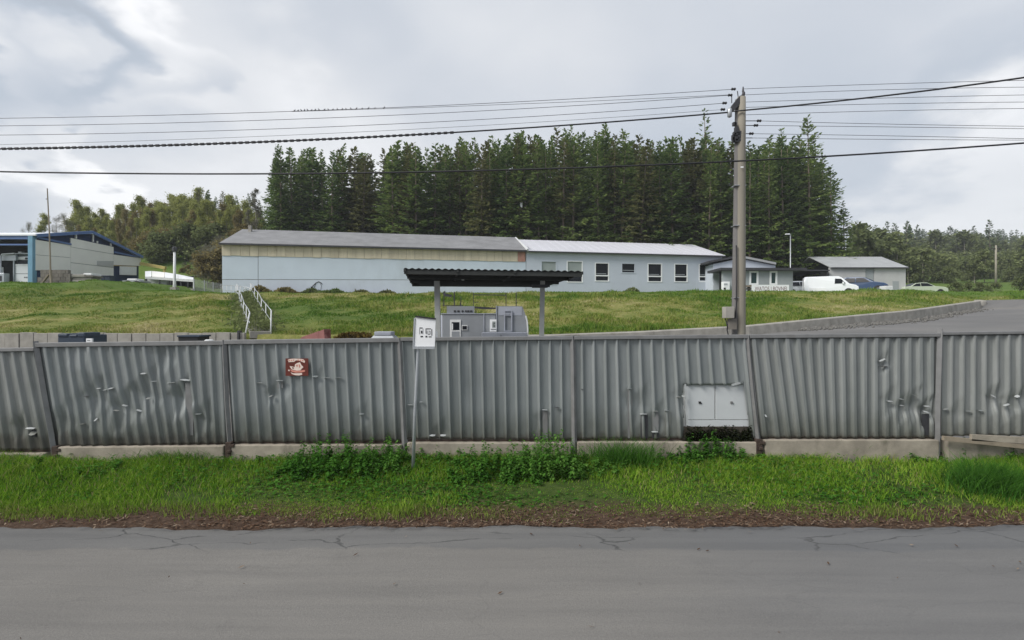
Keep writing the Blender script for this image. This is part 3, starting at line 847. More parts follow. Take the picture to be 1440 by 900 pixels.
lin = lambda *p: (lambda a: float(np.interp(a, [q[0] for q in p], [q[1] for q in p])))
cab_hole = lambda x, y: (x > 961) & (x < 1046 + (y - 541) * 0.13) & (y > 541 - (x - 961) * 0.02) & (y < 640)
sheet('sheet', ((-190, 497), (50, 492)), ((-190, 634), (72, 632)), 15, 0.30, 0.048, lin((0, 4), (1, 6)), [(30, 600, 12, .05)], seed=1)
sheet('sheet', ((54, 486), (315, 483)), ((76, 627), (321, 623)), 17, 0.32, 0.048, lin((0, 0), (.2, 5), (.5, 12), (.75, 6), (1, 0)),
      [(135, 560, 16, .06), (175, 575, 18, .08), (205, 555, 20, .07), (255, 560, 16, .10), (285, 590, 14, .05), (120, 520, 20, -.04), (230, 500, 16, .05), (150, 610, 18, -.05), (90, 590, 16, .05)], seed=2)
sheet('sheet', ((318, 482), (562, 479)), ((324, 622), (567, 620)), 15, 0.18, 0.048, lin((0, 3), (.3, 6), (.7, 2), (1, 0)),
      [(400, 540, 14, .04), (382, 555, 8, .05), (450, 530, 8, .03), (510, 585, 10, .03)], seed=3)
sheet('sheet', ((566, 478), (805, 476)), ((571, 617), (806, 618)), 15, 0.12, 0.048, lin((0, 2), (.3, 0), (1, 0)), [(620, 608, 10, .04), (760, 590, 9, .03)], seed=4)
sheet('sheet', ((808, 476), (1051, 474)), ((809, 617), (1062, 615)), 15, 0.17, 0.048, lin((0, 0), (.5, 1), (.8, 2), (.92, 7), (1, 2)),
      [(900, 570, 14, .05), (925, 590, 14, .05), (885, 560, 10, .03), (960, 560, 14, .04)], cab_hole, seed=5)
sheet('sheet', ((1054, 475), (1319, 473)), ((1068, 615), (1316, 615)), 17, 0.36, 0.048, lin((0, 1), (.1, 7), (.2, 6), (.45, -3), (.8, -2), (.93, 5), (1, 0)),
      [(1250, 565, 12, .05), (1268, 575, 12, .07), (1285, 570, 14, .08), (1302, 580, 12, .12), (1242, 510, 9, .05)], seed=6)
sheet('sheet', ((1322, 471), (1560, 468)), ((1321, 613), (1560, 611)), 15, 0.24, 0.048, lin((0, 0), (1, 1)),
      [(1398, 560, 12, .07), (1415, 572, 12, .07), (1435, 560, 10, .06), (1345, 580, 10, .03)], seed=7)

sheet('sheet', ((1562, 470), (1800, 468)), ((1562, 612), (1800, 611)), 15, 0.24, 0.048, lin((0, 0), (1, 1)), [], seed=8)
sheet('sheet', ((-430, 498), (-192, 496)), ((-430, 635), (-192, 634)), 15, 0.30, 0.048, lin((0, 1), (1, 2)), [], seed=9)

# top rails
for (a, b, w) in (((-190, 495), (51, 491), 5), ((52, 485), (316, 482), 6), ((317, 481), (563, 478), 6), ((564, 477), (806, 475), 5), ((807, 475), (1052, 473), 5),
                  ((1053, 473), (1320, 471), 5), ((1321, 469), (1560, 466), 4), ((1561, 467), (1800, 465), 4), ((-430, 496), (-191, 495), 5)):
    A = at(a[0], a[1], FD - .02); B = at(b[0], b[1], FD - .02)
    mb = MB(); mb.bar(A, B, 0.10, w * FD / 720)
    mb.build('top_rail', M['fence_rail'], fence, bevel=0.006)

# posts (bent as the sheets are)
for path, r in ((((50, 480), (53, 500), (62, 555), (72, 610), (78, 650)), 0.05), (((315, 478), (316, 500), (319, 570), (323, 625), (324, 655)), 0.045),
                (((562, 475), (564, 500), (567, 570), (570, 640)), 0.05), (((805, 472), (806, 500), (807, 570), (808, 650)), 0.045),
                (((1051, 472), (1053, 500), (1059, 560), (1066, 620), (1068, 660)), 0.045), (((1322, 462), (1321, 500), (1319, 570), (1318, 640)), 0.05), (((1561, 462), (1561, 650)), 0.05), (((-191, 490), (-191, 655)), 0.05)):
    pts = [at(a, b, FD - 0.03) for a, b in path]
    mb = MB(); mb.tube(pts, r, 4); mb.build('post', M['fence_rail'], fence)
for (a, b) in ((80, 638), (323, 632), (1066, 628)):
    p = at(a, b, FD - 0.06)
    mb = MB(); mb.obox(p, (0.10, 0.10, 0.26)); mb.obox(p + Vector((0.05, -.03, .07)), (0.10, 0.05, 0.05)); mb.obox(p + Vector((0.02, -.05, -.02)), (0.07, 0.05, 0.05))
    mb.build('post_foot', M['rust'], fence, bevel=0.01)

# concrete plinth, one beam under each bay
for (x0, x1, yt, yb, tilt) in ((-190, 68, 636, 655, 0), (80, 319, 627, 665, -2), (326, 566, 624, 660, 0), (574, 802, 621, 660, 0), (811, 1061, 620, 660, 0), (1072, 1314, 617, 660, 0), (1326, 1558, 617, 660, 8), (1564, 1800, 617, 660, 0), (-430, -194, 636, 660, 0)):
    a = at(x0, yt, FD); b = at(x1, yt + tilt, FD); zb = 0.0
    mb = MB()
    mb.extr([(a.x, FD - .10, zb), (b.x, FD - .10, zb), (b.x, FD - .10, b.z), (a.x, FD - .10, a.z)], (0, 0.2, 0))
    mb.build('plinth_beam', M['plinth'], fence, bevel=0.015)
# slipped boards at the right end
for (x0, y0, x1, y1, h) in ((1326, 616, 1500, 634, .07), (1365, 615, 1500, 622, .10)):
    mb = MB(); mb.bar(at(x0, y0, FD - .2), at(x1, y1, FD - .2), 0.05, h); mb.build('board', M['wood_old'] if h < .08 else M['plinth'], fence)
# lower steel edge of each bay
for (x0, y0, x1, y1) in ((-190, 634, 72, 633), (78, 628, 321, 624), (324, 622, 567, 621), (572, 619, 806, 619), (809, 618, 962, 617), (1068, 616, 1316, 616)):
    mb = MB(); mb.bar(at(x0, y0, FD + .03), at(x1, y1, FD + .03), 0.05, 0.035); mb.build('bottom_rail', M['rust'], fence)

# torn tabs, popped rivets strips and riveted patches (px, py, w, h, turn, bright)
TABS = [(42, 602, 13, 4, -4, .9), (46, 609, 10, 8, 0, .2), (155, 546, 7, 4, 5, 1), (147, 548, 6, 3, 10, 1), (138, 546, 6, 3, 0, 1), (175, 570, 8, 3, -15, 1), (195, 577, 8, 3, -20, 1), (201, 525, 8, 4, 0, .8),
        (260, 534, 15, 4, -6, 1), (240, 538, 12, 3, 3, .4), (216, 536, 8, 3, 0, .5), (121, 557, 8, 2, 0, .1), (115, 596, 6, 3, 0, .7), (163, 577, 8, 3, -8, .4), (208, 560, 6, 4, 0, .5), (134, 590, 3, 6, 10, .8),
        (278, 582, 9, 3, 0, .5), (443, 529, 9, 4, -4, .6), (459, 531, 10, 2, 0, .3), (475, 531, 10, 2, 0, .3), (393, 535, 11, 3, -4, .5), (380, 557, 6, 4, 20, .5), (365, 538, 8, 2, 0, .4), (508, 582, 8, 3, 0, .5),
        (592, 565, 5, 3, 0, .6), (577, 569, 9, 3, 0, .4), (608, 612, 9, 4, 0, 1), (623, 612, 9, 4, 0, 1), (766, 576, 8, 2, 0, .9), (784, 573, 8, 2, -8, .1), (819, 547, 4, 3, 0, .0), (886, 546, 8, 2, 0, .5),
        (905, 582, 11, 2, 0, .9), (921, 607, 10, 3, 0, .9), (922, 578, 8, 2, 0, .3), (938, 577, 8, 2, -6, .3), (961, 557, 4, 4, 0, .95), (955, 558, 8, 2, 0, .2), (1241, 506, 10, 3, 25, .9), (1243, 515, 14, 2, 0, .1),
        (1252, 564, 8, 3, 0, 1), (1268, 561, 8, 3, -10, .8), (1269, 570, 6, 2, 0, 1), (1287, 556, 12, 3, -25, 1), (1303, 579, 9, 4, -10, 1), (1304, 571, 9, 3, 0, .8), (1077, 584, 3, 6, 0, .9),
        (1398, 557, 7, 5, -20, .9), (1416, 569, 9, 3, 20, 1), (1431, 557, 6, 4, 30, 1), (1380, 577, 7, 3, 0, .6), (1330, 575, 8, 3, 15, .6), (1363, 578, 8, 2, 0, .3)]
for (px, py, w, h, a, br) in TABS:
    c = at(px, py, FD - .052); k = FD / 720 * 0.9
    M3 = Matrix.Rotation(R(-a), 3, 'Y') @ Matrix.Rotation(R(-38), 3, 'X')
    mb = MB(); ww, hh = w * k / 2, max(h, 2.5) * k / 2
    top = [(-ww, 0.02, hh), (0, 0.018, hh * 1.15), (ww, 0.02, hh * 0.9)]; bot = [(-ww * .95, -0.004, -hh * .8), (0.1 * ww, -0.012, -hh * 1.2), (ww * .9, -0.002, -hh * .7)]
    pts = [c + M3 @ Vector(p) for p in top] + [c + M3 @ Vector(p) for p in bot]
    pts += [p + Vector((0, 0.006, 0)) for p in pts]
    mb.add(pts, [(0, 1, 4, 3), (1, 2, 5, 4), (7, 6, 9, 10), (8, 7, 10, 11), (0, 6, 7, 1), (1, 7, 8, 2), (3, 4, 10, 9), (4, 5, 11, 10), (0, 3, 9, 6), (2, 8, 11, 5)])
    mb.build('torn_tab', M['torn'] if br > .75 else (M['fence'] if br > .15 else M['dark_steel']), fence)
for (x0, y0, x1, y1, m) in ((883, 548, 889, 616, 'fence_rail'), (901, 583, 911, 616, 'dark_steel'), (918, 580, 926, 606, 'fence_rail'), (917, 609, 927, 616, 'dark_steel'), (935, 578, 943, 610, 'fence'), (763, 578, 770, 617, 'fence_rail'),
                            (1296, 582, 1306, 612, 'dark_steel'), (261, 538, 272, 612, 'fence_rail'), (390, 537, 398, 546, 'fence_rail'), (45, 604, 51, 614, 'dark_steel')):
    A = at(x0, y0, FD - .006); B = at(x1, y1, FD - .006)
    mb = MB(); mb.box(A.x, B.x, FD - .012, FD - .004, B.z, A.z); mb.build('patch', M[m], fence)

# ------------------------------------------------------------------ cabinet seen through the cut-out
cabd = FD + 0.03
cab = thing('electrical_cabinet', 'white two-door metal cabinet showing through a hole in the fence', 'cabinet', (X(1005, cabd), cabd + .2, 0.3))
mb = MB(); a = at(958, 536, cabd + .03); b = at(1060, 604, cabd + .03); mb.box(a.x, b.x, cabd + .03, cabd + .42, b.z, a.z); mb.build('body', M['offwhite'], cab)
for (x0, x1, y0, y1) in ((965, 1005, 540, 590), (1006.3, 1053, 538, 590), (965, 1053, 591.2, 603)):
    a = at(x0, y0, cabd); b = at(x1, y1, cabd)
    mb = MB(); mb.box(a.x, b.x, cabd, cabd + .028, b.z, a.z); o = mb.build('door' if y1 < 600 else 'base_panel', M['cabinet'], cab, bevel=0.004)
    if y1 < 600:
        c = at((x0 + x1) / 2 - 1, 566, cabd - .008)
        mb = MB(); mb.obox(c, (0.035, 0.016, 0.035)); mb.obox(c + Vector((.02, 0, -.012)), (0.025, 0.012, 0.02)); mb.build('lock', M['ink'] if x0 < 1000 else M['fence_rail'], o)
mb = MB(); mb.bar(at(963.5, 540, FD - .05), at(966.5, 597, FD - .05), 0.03, 0.012); mb.bar(at(1029, 541.5, FD - .05), at(1041, 538.5, FD - .05), 0.02, 0.03); mb.build('edge_strip', M['torn'], cab)


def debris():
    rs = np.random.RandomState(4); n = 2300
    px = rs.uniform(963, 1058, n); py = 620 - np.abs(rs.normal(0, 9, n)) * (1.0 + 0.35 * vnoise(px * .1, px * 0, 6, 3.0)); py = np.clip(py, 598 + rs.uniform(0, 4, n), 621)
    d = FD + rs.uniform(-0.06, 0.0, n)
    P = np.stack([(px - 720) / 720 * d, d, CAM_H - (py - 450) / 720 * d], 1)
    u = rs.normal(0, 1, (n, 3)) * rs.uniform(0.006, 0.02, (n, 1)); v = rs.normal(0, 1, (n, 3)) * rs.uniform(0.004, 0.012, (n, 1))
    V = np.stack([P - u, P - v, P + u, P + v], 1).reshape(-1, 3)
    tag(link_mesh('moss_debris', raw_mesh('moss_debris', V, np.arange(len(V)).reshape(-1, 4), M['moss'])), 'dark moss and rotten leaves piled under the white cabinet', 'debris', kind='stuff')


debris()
MB().box(X(960, FD), X(1061, FD), FD + .005, FD + .02, Z(621, FD), Z(600, FD)).build('void_shade_board', M['wood_dark'], fence)  # dark sheet put in for the shaded void below the cabinet

# ------------------------------------------------------------------ red-brown plate on the fence
sg = thing('wall_sign', 'small brown-red plate with a cream picture wired to the fence', 'sign', tuple(at(418, 517, FD - .06)))
a = at(401.5, 504, FD - .06); b = at(433.5, 528.5, FD - .06); w = b.x - a.x; hh = a.z - b.z; ys = FD - .06
MB().box(a.x, b.x, ys, ys + .008, b.z, a.z).build('plate', M['sign_red'], sg)


def prn(mat, pts, lift, name='print'):
    mb = MB(); mb.extr([(a.x + p * w, ys - lift, a.z - q * hh) for p, q in pts], (0, 0.0015, 0)); mb.build(name, M[mat], sg)


prn('sign_cream', [(.10, .08), (.2, .03), (.4, .01), (.62, .02), (.78, .05), (.86, .16), (.84, .26), (.74, .2), (.6, .13), (.46, .11), (.38, .2), (.28, .2), (.14, .22)], .002)
prn('sign_cream', [(.42, .34), (.52, .26), (.64, .22), (.70, .38), (.79, .5), (.72, .58), (.66, .68), (.5, .70), (.36, .66), (.26, .62), (.18, .44), (.28, .46), (.4, .5)], .002)
prn('sign_pink', [(.18, .62), (.28, .66), (.42, .70), (.66, .69), (.86, .66), (.86, .76), (.7, .81), (.45, .82), (.28, .76)], .0035)
prn('sign_cream', [(.22, .80), (.36, .86), (.72, .84), (.74, .93), (.6, .98), (.42, .96), (.3, .9)], .002)
prn('sign_cream', [(.12, .64), (.19, .66), (.18, .73), (.12, .72)], .002)
for k in range(7):
    x0 = .13 + k * .1; y0 = .1 - .035 * math.sin((k + .5) / 7 * 3.14)
    if k == 3: continue
    prn('sign_pink', [(x0, y0), (x0 + .055, y0 - .01), (x0 + .06, y0 + .06), (x0 + .03, y0 + .075), (x0 + .005, y0 + .06)], .0035, 'letter')
prn('sign_pink', [(.46, .38), (.52, .34), (.55, .44), (.5, .5)], .0035); prn('sign_pink', [(.58, .32), (.63, .36), (.66, .5), (.6, .54)], .0035); prn('sign_red', [(.30, .5), (.38, .53), (.36, .6), (.29, .57)], .0035)

# ------------------------------------------------------------------ white sign on a leaning post
SD = 8.0
ps = thing('road_sign', 'white rectangular sign with black symbols on a leaning steel post', 'sign', (X(581, SD), SD, 0.05))
mb = MB(); mb.tube([at(580.5, 672, SD + .03), at(583.5, 580, SD + .03), at(588.5, 486, SD + .03), at(591, 455, SD + .03)], 0.026, 10); mb.build('post', M['galv'], ps, smooth=True)
F4 = [at(584.5, 446, SD), at(612.8, 449, SD), at(611.6, 487.5, SD), at(582.4, 487.5, SD)]
mb = MB(); mb.extr(F4, (0, 0.02, 0)); pl = mb.build('plate', M['white'], ps, bevel=0.004)
mb = MB(); mb.bar(at(584.2, 444.8, SD + .005), at(613, 448.4, SD + .005), 0.05, 0.022); mb.build('top_edge', M['ink'], ps)
mb = MB(); mb.bar(at(581, 489.3, SD + .005), at(611.6, 489.3, SD + .005), 0.06, 0.03); mb.build('bottom_edge', M['galv'], ps)
mb = MB(); mb.bar(at(583.2, 447, SD + .004), at(581.2, 488, SD + .004), 0.02, 0.03); mb.build('side_edge', M['galv'], ps)


def mark(rects, mat='ink'):
    for (x0, y0, x1, y1) in rects:
        p = at(x0, y0, SD - .004); q = at(x1, y1, SD - .004)
        mb = MB(); mb.box(p.x, q.x, SD - .004, SD - .001, q.z, p.z); mb.build('symbol', M[mat], ps)


mark([(590, 460.5, 594, 461.8), (591.8, 465, 593.8, 468.8), (591.3, 472.3, 594.6, 474.2), (598.4, 461.8, 606, 463), (598.4, 463.2, 599.2, 469), (606.6, 463, 607.6, 472), (603.4, 465.2, 605, 466), (604.2, 466.2, 605, 469.6), (602, 469.8, 605, 470.4),
      (598.2, 472.2, 600.8, 474.4), (602.8, 473, 606.8, 474.2)])
mark([(589.6, 462, 590.2, 470), (594.4, 462, 594.9, 470), (599.8, 465, 600.3, 470), (601.4, 464.6, 601.9, 470)], 'fence_rail')
mb = MB(); p = at(614.2, 470, SD + .05); mb.obox(p, (0.022, .03, 0.10)); mb.build('clamp', M['white'], ps)


# ------------------------------------------------------------------ weeds along the fence
def clump(px, py, w, h, seed, label, n=700, grassy=False, depth=0.45, name='weed_clump'):
    rs = np.random.RandomState(seed)
    d = (CAM_H - 0.06) * 720 / (py - 450)
    cx = X(px, d); cz = h1(cx, d)
    root = thing(name, label, 'plant', (cx, d, cz), 'weeds along the fence')
    hw = w / 2 * d / 720; ht = h * d / 720
    if grassy:
        r = rs.normal(0, 0.42, n) * hw; q = rs.normal(0, 0.4, n) * depth * 0.6
        P = np.stack([r, q, H(cx + r, d + q) - cz - 0.01], 1)
        me = blades('blades', P, ht * rs.uniform(0.5, 1.1, n), rs.uniform(.006, .013, n), 0.9, rs, M['weed'])
        link_mesh('blades', me, root); return
    mb = MB(); V = []
    n = int(n * 1.7); ns = max(14, n // 45)
    for k in range(ns):
        x = rs.uniform(-1, 1); y = rs.uniform(-1, 1)
        hh = ht * (1 - 0.7 * abs(x) ** 2.5) * (1 - .35 * max(0, -y)) * rs.uniform(0.35, 1.05)
        b = Vector((x * hw, y * depth * .5, h1(cx + x * hw, d + y * depth * .5) - cz - .01)); tp = b + Vector((rs.normal(0, .05), rs.normal(0, .05), hh))
        W0 = WLOC[root.name]
        mb.tube([b + W0, (b + tp) / 2 + Vector((rs.normal(0, .015), 0, 0)) + W0, tp + W0], [.004, .0035, .002], 3)
        for j in range(n // ns):
            t = rs.uniform(0.05, 1.03); p = np.array(b.lerp(tp, t))
            a = rs.uniform(0, 6.28); L = rs.uniform(.03, .075) * (1.2 - .5 * t); el = rs.uniform(-.5, .6)
            o = np.array([math.cos(a), math.sin(a), el]); s = np.array([-math.sin(a), math.cos(a), rs.uniform(-.3, .3)])
            p0 = p + o * .008; V += [p0, p0 + o * L * .5 + s * L * .36, p0 + o * L - np.array([0, 0, .3 * L]), p0 + o * L * .5 - s * L * .36]
    tag(mb.build('stems', M['weed'], root, recalc=False), kind='stuff')
    link_mesh('leaves', raw_mesh('leaves', np.array(V), np.arange(len(V)).reshape(-1, 4), M['weed']), root)


clump(470, 668, 150, 52, 1, 'broad dark nettle bank below the small brown-red plate', 3400, depth=.75)
clump(545, 664, 80, 42, 2, 'leafy weed patch just left of the leaning sign post', 1700, depth=.7)
clump(605, 655, 60, 32, 3, 'pale leafy weeds just right of the leaning sign post', 700)
clump(695, 672, 130, 44, 4, 'low spread of nettles between sign post and tallest weed clump', 2400, depth=.75)
clump(772, 670, 100, 60, 5, 'tallest leafy weed clump, reaching up the middle of the fence', 2600, depth=.7)
clump(998, 658, 110, 46, 6, 'dark leafy weeds growing under the white cabinet', 2600)
clump(875, 662, 130, 40, 7, 'thin grassy tuft below the patched fence sheet', 900, True)
clump(1185, 648, 70, 32, 8, 'small bright grass tuft against the plinth right of the cabinet', 900, True)
clump(1340, 650, 70, 34, 9, 'feathery weeds at the foot of the rightmost fence post', 900)
clump(1395, 690, 120, 42, 10, 'large dark grass tussock at the right end of the verge', 2600, True, .7, 'grass_tussock')
clump(1300, 656, 50, 18, 14, 'low leafy sprigs left of the rightmost fence post', 400)
clump(250, 655, 150, 22, 11, 'thin grass fringe along the plinth of the most dented bay', 1100, True)
clump(395, 652, 60, 26, 12, 'small weed patch right of the rusty post foot', 600)
clump(640, 660, 70, 26, 15, 'low weed fringe between the pale weeds and the nettle spread', 900)
clump(840, 668, 90, 24, 16, 'low leafy fringe right of the tallest weed clump', 1000)
clump(930, 655, 70, 28, 17, 'leafy fringe left of the weeds under the cabinet', 900)
clump(140, 672, 150, 18, 18, 'creeping weeds in front of the most dented bay', 1100)
clump(1430, 655, 80, 34, 19, 'leafy weeds behind the large tussock at the right edge', 1000)
clump(1120, 650, 70, 20, 20, 'low weeds at the plinth just right of the bent post', 500)
clump(1250, 652, 80, 16, 21, 'creeping leaves along the plinth left of the feathery weeds', 500)
clump(30, 668, 80, 22, 13, 'low weeds at the far left end of the fence', 500)


def verge_weeds():
    """low broad leaves, clover and dock scattered through the verge grass"""
    rs = np.random.RandomState(23); N = 38000
    x = rs.uniform(-12.5, 12.5, N); y = rs.uniform(6.75, 8.55, N)
    m = 0.35 + 0.9 * vnoise(x, y, 41, 1.1) + 0.5 * sstep(7.6, 8.5, y) + 0.5 * np.exp(-((x + 2.2) / 1.6) ** 2) - 0.4 * np.exp(-((x - 4.6) / 1.6) ** 2)
    k = rs.uniform(0, 1, N) < np.clip(m, 0.04, 1) * sstep(6.75, 7.15, y + 0.2 * vnoise(x, y, 3, 2)); x, y = x[k], y[k]; n = len(x)
    z = H(x, y) + rs.uniform(0.01, 0.12, n) * (0.5 + 0.8 * sstep(7, 8.5, y))
    a = rs.uniform(0, 6.28, n); L = rs.uniform(.012, .04, n)[:, None]
    u = np.stack([np.cos(a), np.sin(a), rs.uniform(-.3, .5, n)], 1) * L; v = np.stack([-np.sin(a), np.cos(a), rs.uniform(-.3, .3, n)], 1) * L * .6
    P = np.stack([x, y, z], 1)
    V = np.stack([P - u, P - v, P + u, P + v], 1).reshape(-1, 3)
    tag(link_mesh('verge_weeds', raw_mesh('verge_weeds', V, np.arange(len(V)).reshape(-1, 4), M['weed'])), 'small broad leaved weeds scattered in the verge grass', 'weeds', kind='stuff')


verge_weeds()

# ------------------------------------------------------------------ utility pole
PD = 12.0
up = thing('utility_pole', 'tall grey twin-shaft utility pole standing behind the fence', 'utility pole', (X(1037, PD), PD, 0.1))


def shaft(cx0, cx1, r0, r1, ytop, n=14, dy=0.0):
    pts = []; rs = []
    for k in range(9):
        t = k / 8; y = 560 + (ytop - 560) * t
        p = at(cx0 + (cx1 - cx0) * t, y, PD + dy); pts.append(p); rs.append((r0 + (r1 - r0) * t) * PD / 720)
    b = pts[0].copy(); b.z = -0.2; pts.insert(0, b); rs.insert(0, rs[0] * 1.03)
    return pts, rs


for a in ((1034.0, 1038.6, 6.6, 4.6, 140, 0.0), (1041.2, 1042.6, 6.8, 5.6, 137, -0.05)):
    p, r = shaft(a[0], a[1], a[2], a[3], a[4], dy=a[5])
    MB().tube(p, r, 16).build('shaft', M['pole_dark' if a[5] == 0 else 'pole_wood'], up, smooth=True)
for y in (262, 318, 419):
    c = at(1038.5, y, PD - .02); MB().obox(c, (0.27, 0.22, 0.012)).build('band', M['galv'], up)
# head gear: spike, left transformer bracket, small insulators
mb = MB(); mb.tube([at(1043, 140, PD), at(1046, 131, PD), at(1044.8, 128, PD), at(1045, 122, PD)], [.05, .035, .025, .012], 8); mb.build('spike', M['dark_steel'], up, smooth=True)
mb = MB(); mb.extr([at(1046, 136, PD - .12), at(1041, 134, PD - .12), at(1031, 146, PD - .12), at(1025, 157, PD - .12), at(1030, 155, PD - .12), at(1036, 152, PD - .12), at(1044, 141, PD - .12)], (0, .1, 0)); mb.build('bracket', M['dark_steel'], up)
mb = MB(); mb.lathe([(.02, -.12), (.05, -.1), (.055, .06), (.03, .1)], at(1026, 158, PD - .1), 10); mb.build('cable_clamp', M['galv'], up, smooth=True)
for (x, y) in ((1031.5, 125.3), (1026.8, 133.8), (1019, 144.9), (1016.5, 153.9), (1067.5, 169.9), (1063, 176.3), (1056.6, 187.9)):
    mb = MB(); mb.lathe([(.02, -.05), (.035, -.03), (.02, 0), (.035, .03), (.02, .05)], at(x, y, PD), 8, 'X'); mb.build('insulator', M['black'], up)
for (x0, y0, x1, y1) in ((1029, 134, 1029, 145), (1037, 128, 1038, 136), (1049, 170, 1070, 170), (1049, 176.5, 1066, 176.5), (1049, 188, 1056, 188), (1049, 194, 1058, 194)):
    MB().bar(at(x0, y0, PD), at(x1, y1, PD), .015).build('arm', M['dark_steel'], up)
mb = MB(); rs0 = random.Random(2)
for k in range(9):
    mb.obox(at(1035 + rs0.uniform(-3, 5), 174 + rs0.uniform(0, 24), PD - .1), (rs0.uniform(.03, .1), .08, rs0.uniform(.05, .14)))
for k in range(5):
    mb.obox(at(1031 + rs0.uniform(-2, 2), 187 + rs0.uniform(0, 12), PD - .06), (rs0.uniform(.03, .08), .08, rs0.uniform(.05, .12)))
mb.build('switch_gear', M['dark_steel'], up)
mb = MB(); p = at(1043.5, 235, PD - .19); mb.obox(p, (.06, .012, .03)); mb.build('number_plate', M['white'], up)
mb = MB(); a = at(1017, 431.5, PD - .15); b = at(1029.5, 447.5, PD - .15); mb.box(a.x, b.x, PD - .28, PD - .08, b.z, a.z); mb.build('meter_box', M['concrete'], up, bevel=.01)
mb = MB(); mb.tube([at(1035.5, 345, PD - .13), at(1036, 400, PD - .14), at(1035.5, 430, PD - .15), at(1034, 446, PD - .15), at(1028, 462, PD - .15)], .016, 6)
mb.tube([at(1020, 448, PD - .15), at(1023, 458, PD - .15), at(1022.5, 464, PD - .15), at(1025, 475, PD - .15), at(1026, 495, PD - .15)], .014, 6); mb.build('cable', M['black'], up, smooth=True)
mb = MB(); mb.box(X(1020, PD), X(1031, PD), PD - .2, PD - .1, Z(463, PD), Z(448, PD)); mb.build('meter_bracket', M['concrete_dark'], up)


# ------------------------------------------------------------------ overhead wires
def wire(name, pts, d0, d1, r, label, mat='black', wrap=0):
    """pts: measured photo positions along the wire; it runs on beyond the frame"""
    xs = np.array([p[0] for p in pts], float); ys = np.array([p[1] for p in pts], float)
    co = np.polyfit(xs, ys, min(2, len(pts) - 1))
    lo = xs[0] if xs[0] > 5 else -1300; hi = xs[-1] if xs[-1] < 1435 else 2600
    q = np.linspace(lo, hi, 60); path = []
    for v in q:
        d = d0 + (d1 - d0) * (v - xs[0]) / (xs[-1] - xs[0])
        path.append(at(v, np.polyval(co, v), max(d, 5)))
    o = MB().tube(path, r, 6).build(name, M[mat], None, smooth=True)
    tag(o, label, 'wire', 'overhead wires')
    if wrap:
        mb = MB()
        for v in np.arange(-60, 640, wrap):
            d = d0 + (d1 - d0) * (v - xs[0]) / (xs[-1] - xs[0]); e = v + wrap * 0.55
            mb.tube([at(v, np.polyval(co, v), d), at(e, np.polyval(co, e), d)], r * 1.75, 6)
        tag(mb.build('wrapping', M['black'], o), kind='stuff')
    return o


wire('overhead_wire', [(0, 166.5), (400, 156.5), (760, 142), (1031, 125.3)], 12, 12, .006, 'uppermost thin wire running left from the pole top', 'dark_steel')
wire('overhead_wire', [(0, 177), (400, 168), (760, 151.5), (1027, 133.8)], 12, 12, .006, 'second thin wire from the top, left of the pole', 'dark_steel')
wire('overhead_wire', [(0, 190), (400, 180.5), (760, 163.5), (1019, 144.9)], 12, 12, .006, 'third thin wire from the top, left of the pole', 'dark_steel')
wire('overhead_wire', [(0, 203.5), (400, 190), (760, 172), (1016, 153.9)], 12.2, 12, .004, 'faint thin wire just above the dashed black cable', 'dark_steel')
wire('overhead_wire', [(410, 157.5), (560, 151), (760, 146), (1027, 133)], 12.6, 12.1, .005, 'short thin wire carrying the row of tiny birds', 'dark_steel')
wire('overhead_cable', [(0, 209.5), (400, 197.5), (760, 179.5), (1026, 157.5)], 11.9, 11.9, .018, 'thick black cable with dashed wrapping, left of the pole', wrap=9)
wire('overhead_cable', [(1026, 157), (1130, 147), (1300, 128), (1440, 109)], 11.9, 10, .018, 'thick black cable climbing right from the pole bracket')
wire('overhead_cable', [(0, 241.5), (400, 244), (760, 237.5), (1038, 227), (1440, 201)], 11.6, 10.5, .018, 'lowest thick black cable crossing the whole view')
for (a, lab) in (([(1046, 125), (1200, 119.5), (1440, 113)], 'uppermost thin wire right of the pole'), ([(1046, 133.5), (1200, 127.5), (1440, 122.5)], 'second thin wire from the top, right of the pole'),
                 ([(1049, 143.5), (1200, 139), (1440, 133.5)], 'third thin wire from the top, right of the pole'), ([(1049, 151), (1200, 147), (1440, 143.5)], 'fourth thin wire from the top, right of the pole'),
                 ([(1049, 161.5), (1200, 157), (1440, 152.5)], 'fifth thin wire from the top, right of the pole'), ([(1068, 170), (1250, 174.5), (1440, 177.5)], 'upper wire of the falling pair right of the pole'),
                 ([(1066, 176.5), (1250, 178.5), (1440, 181)], 'lower wire of the falling pair right of the pole'), ([(1057, 188), (1250, 191), (1440, 195)], 'thin falling wire above the lowest thin wire right of the pole'),
                 ([(1058, 194), (1250, 196), (1440, 197)], 'lowest thin wire right of the pole')):
    wire('overhead_wire', a, 12, 11.4, .0055, lab, 'dark_steel')


def birds():
    me = None
    for k, px in enumerate([414, 419, 424, 428, 433, 438, 443, 449, 456, 462, 468, 475, 481, 487, 494, 501, 509, 518, 527, 540]):
        d = 12.6 - 0.5 * (px - 410) / 617; co = np.polyfit([410, 560, 760, 1027], [157.5, 151, 146, 133], 2)
        p = at(px, np.polyval(co, px), d)
        if me is None:
            mb = MB(); mb.tube([(-.055, 0, .012), (-.03, 0, .022), (0, 0, .035), (.022, 0, .058), (.032, 0, .078), (.044, 0, .086), (.058, 0, .083)], [.004, .010, .024, .022, .013, .013, .002], 8)
            o = mb.build('small_bird', M['ink'], None, smooth=True); me = o
        else:
            o = me.copy(); COL.objects.link(o)
        o.location = p; o.scale = (.55, .55, .55); o.rotation_euler = (0, 0, rnd.choice((0.3, 2.8, -0.4, 3.5, 1.2)))
        tag(o, 'tiny dark bird perched on the thin wire', 'bird', 'birds perched in a row on the wire')


birds()

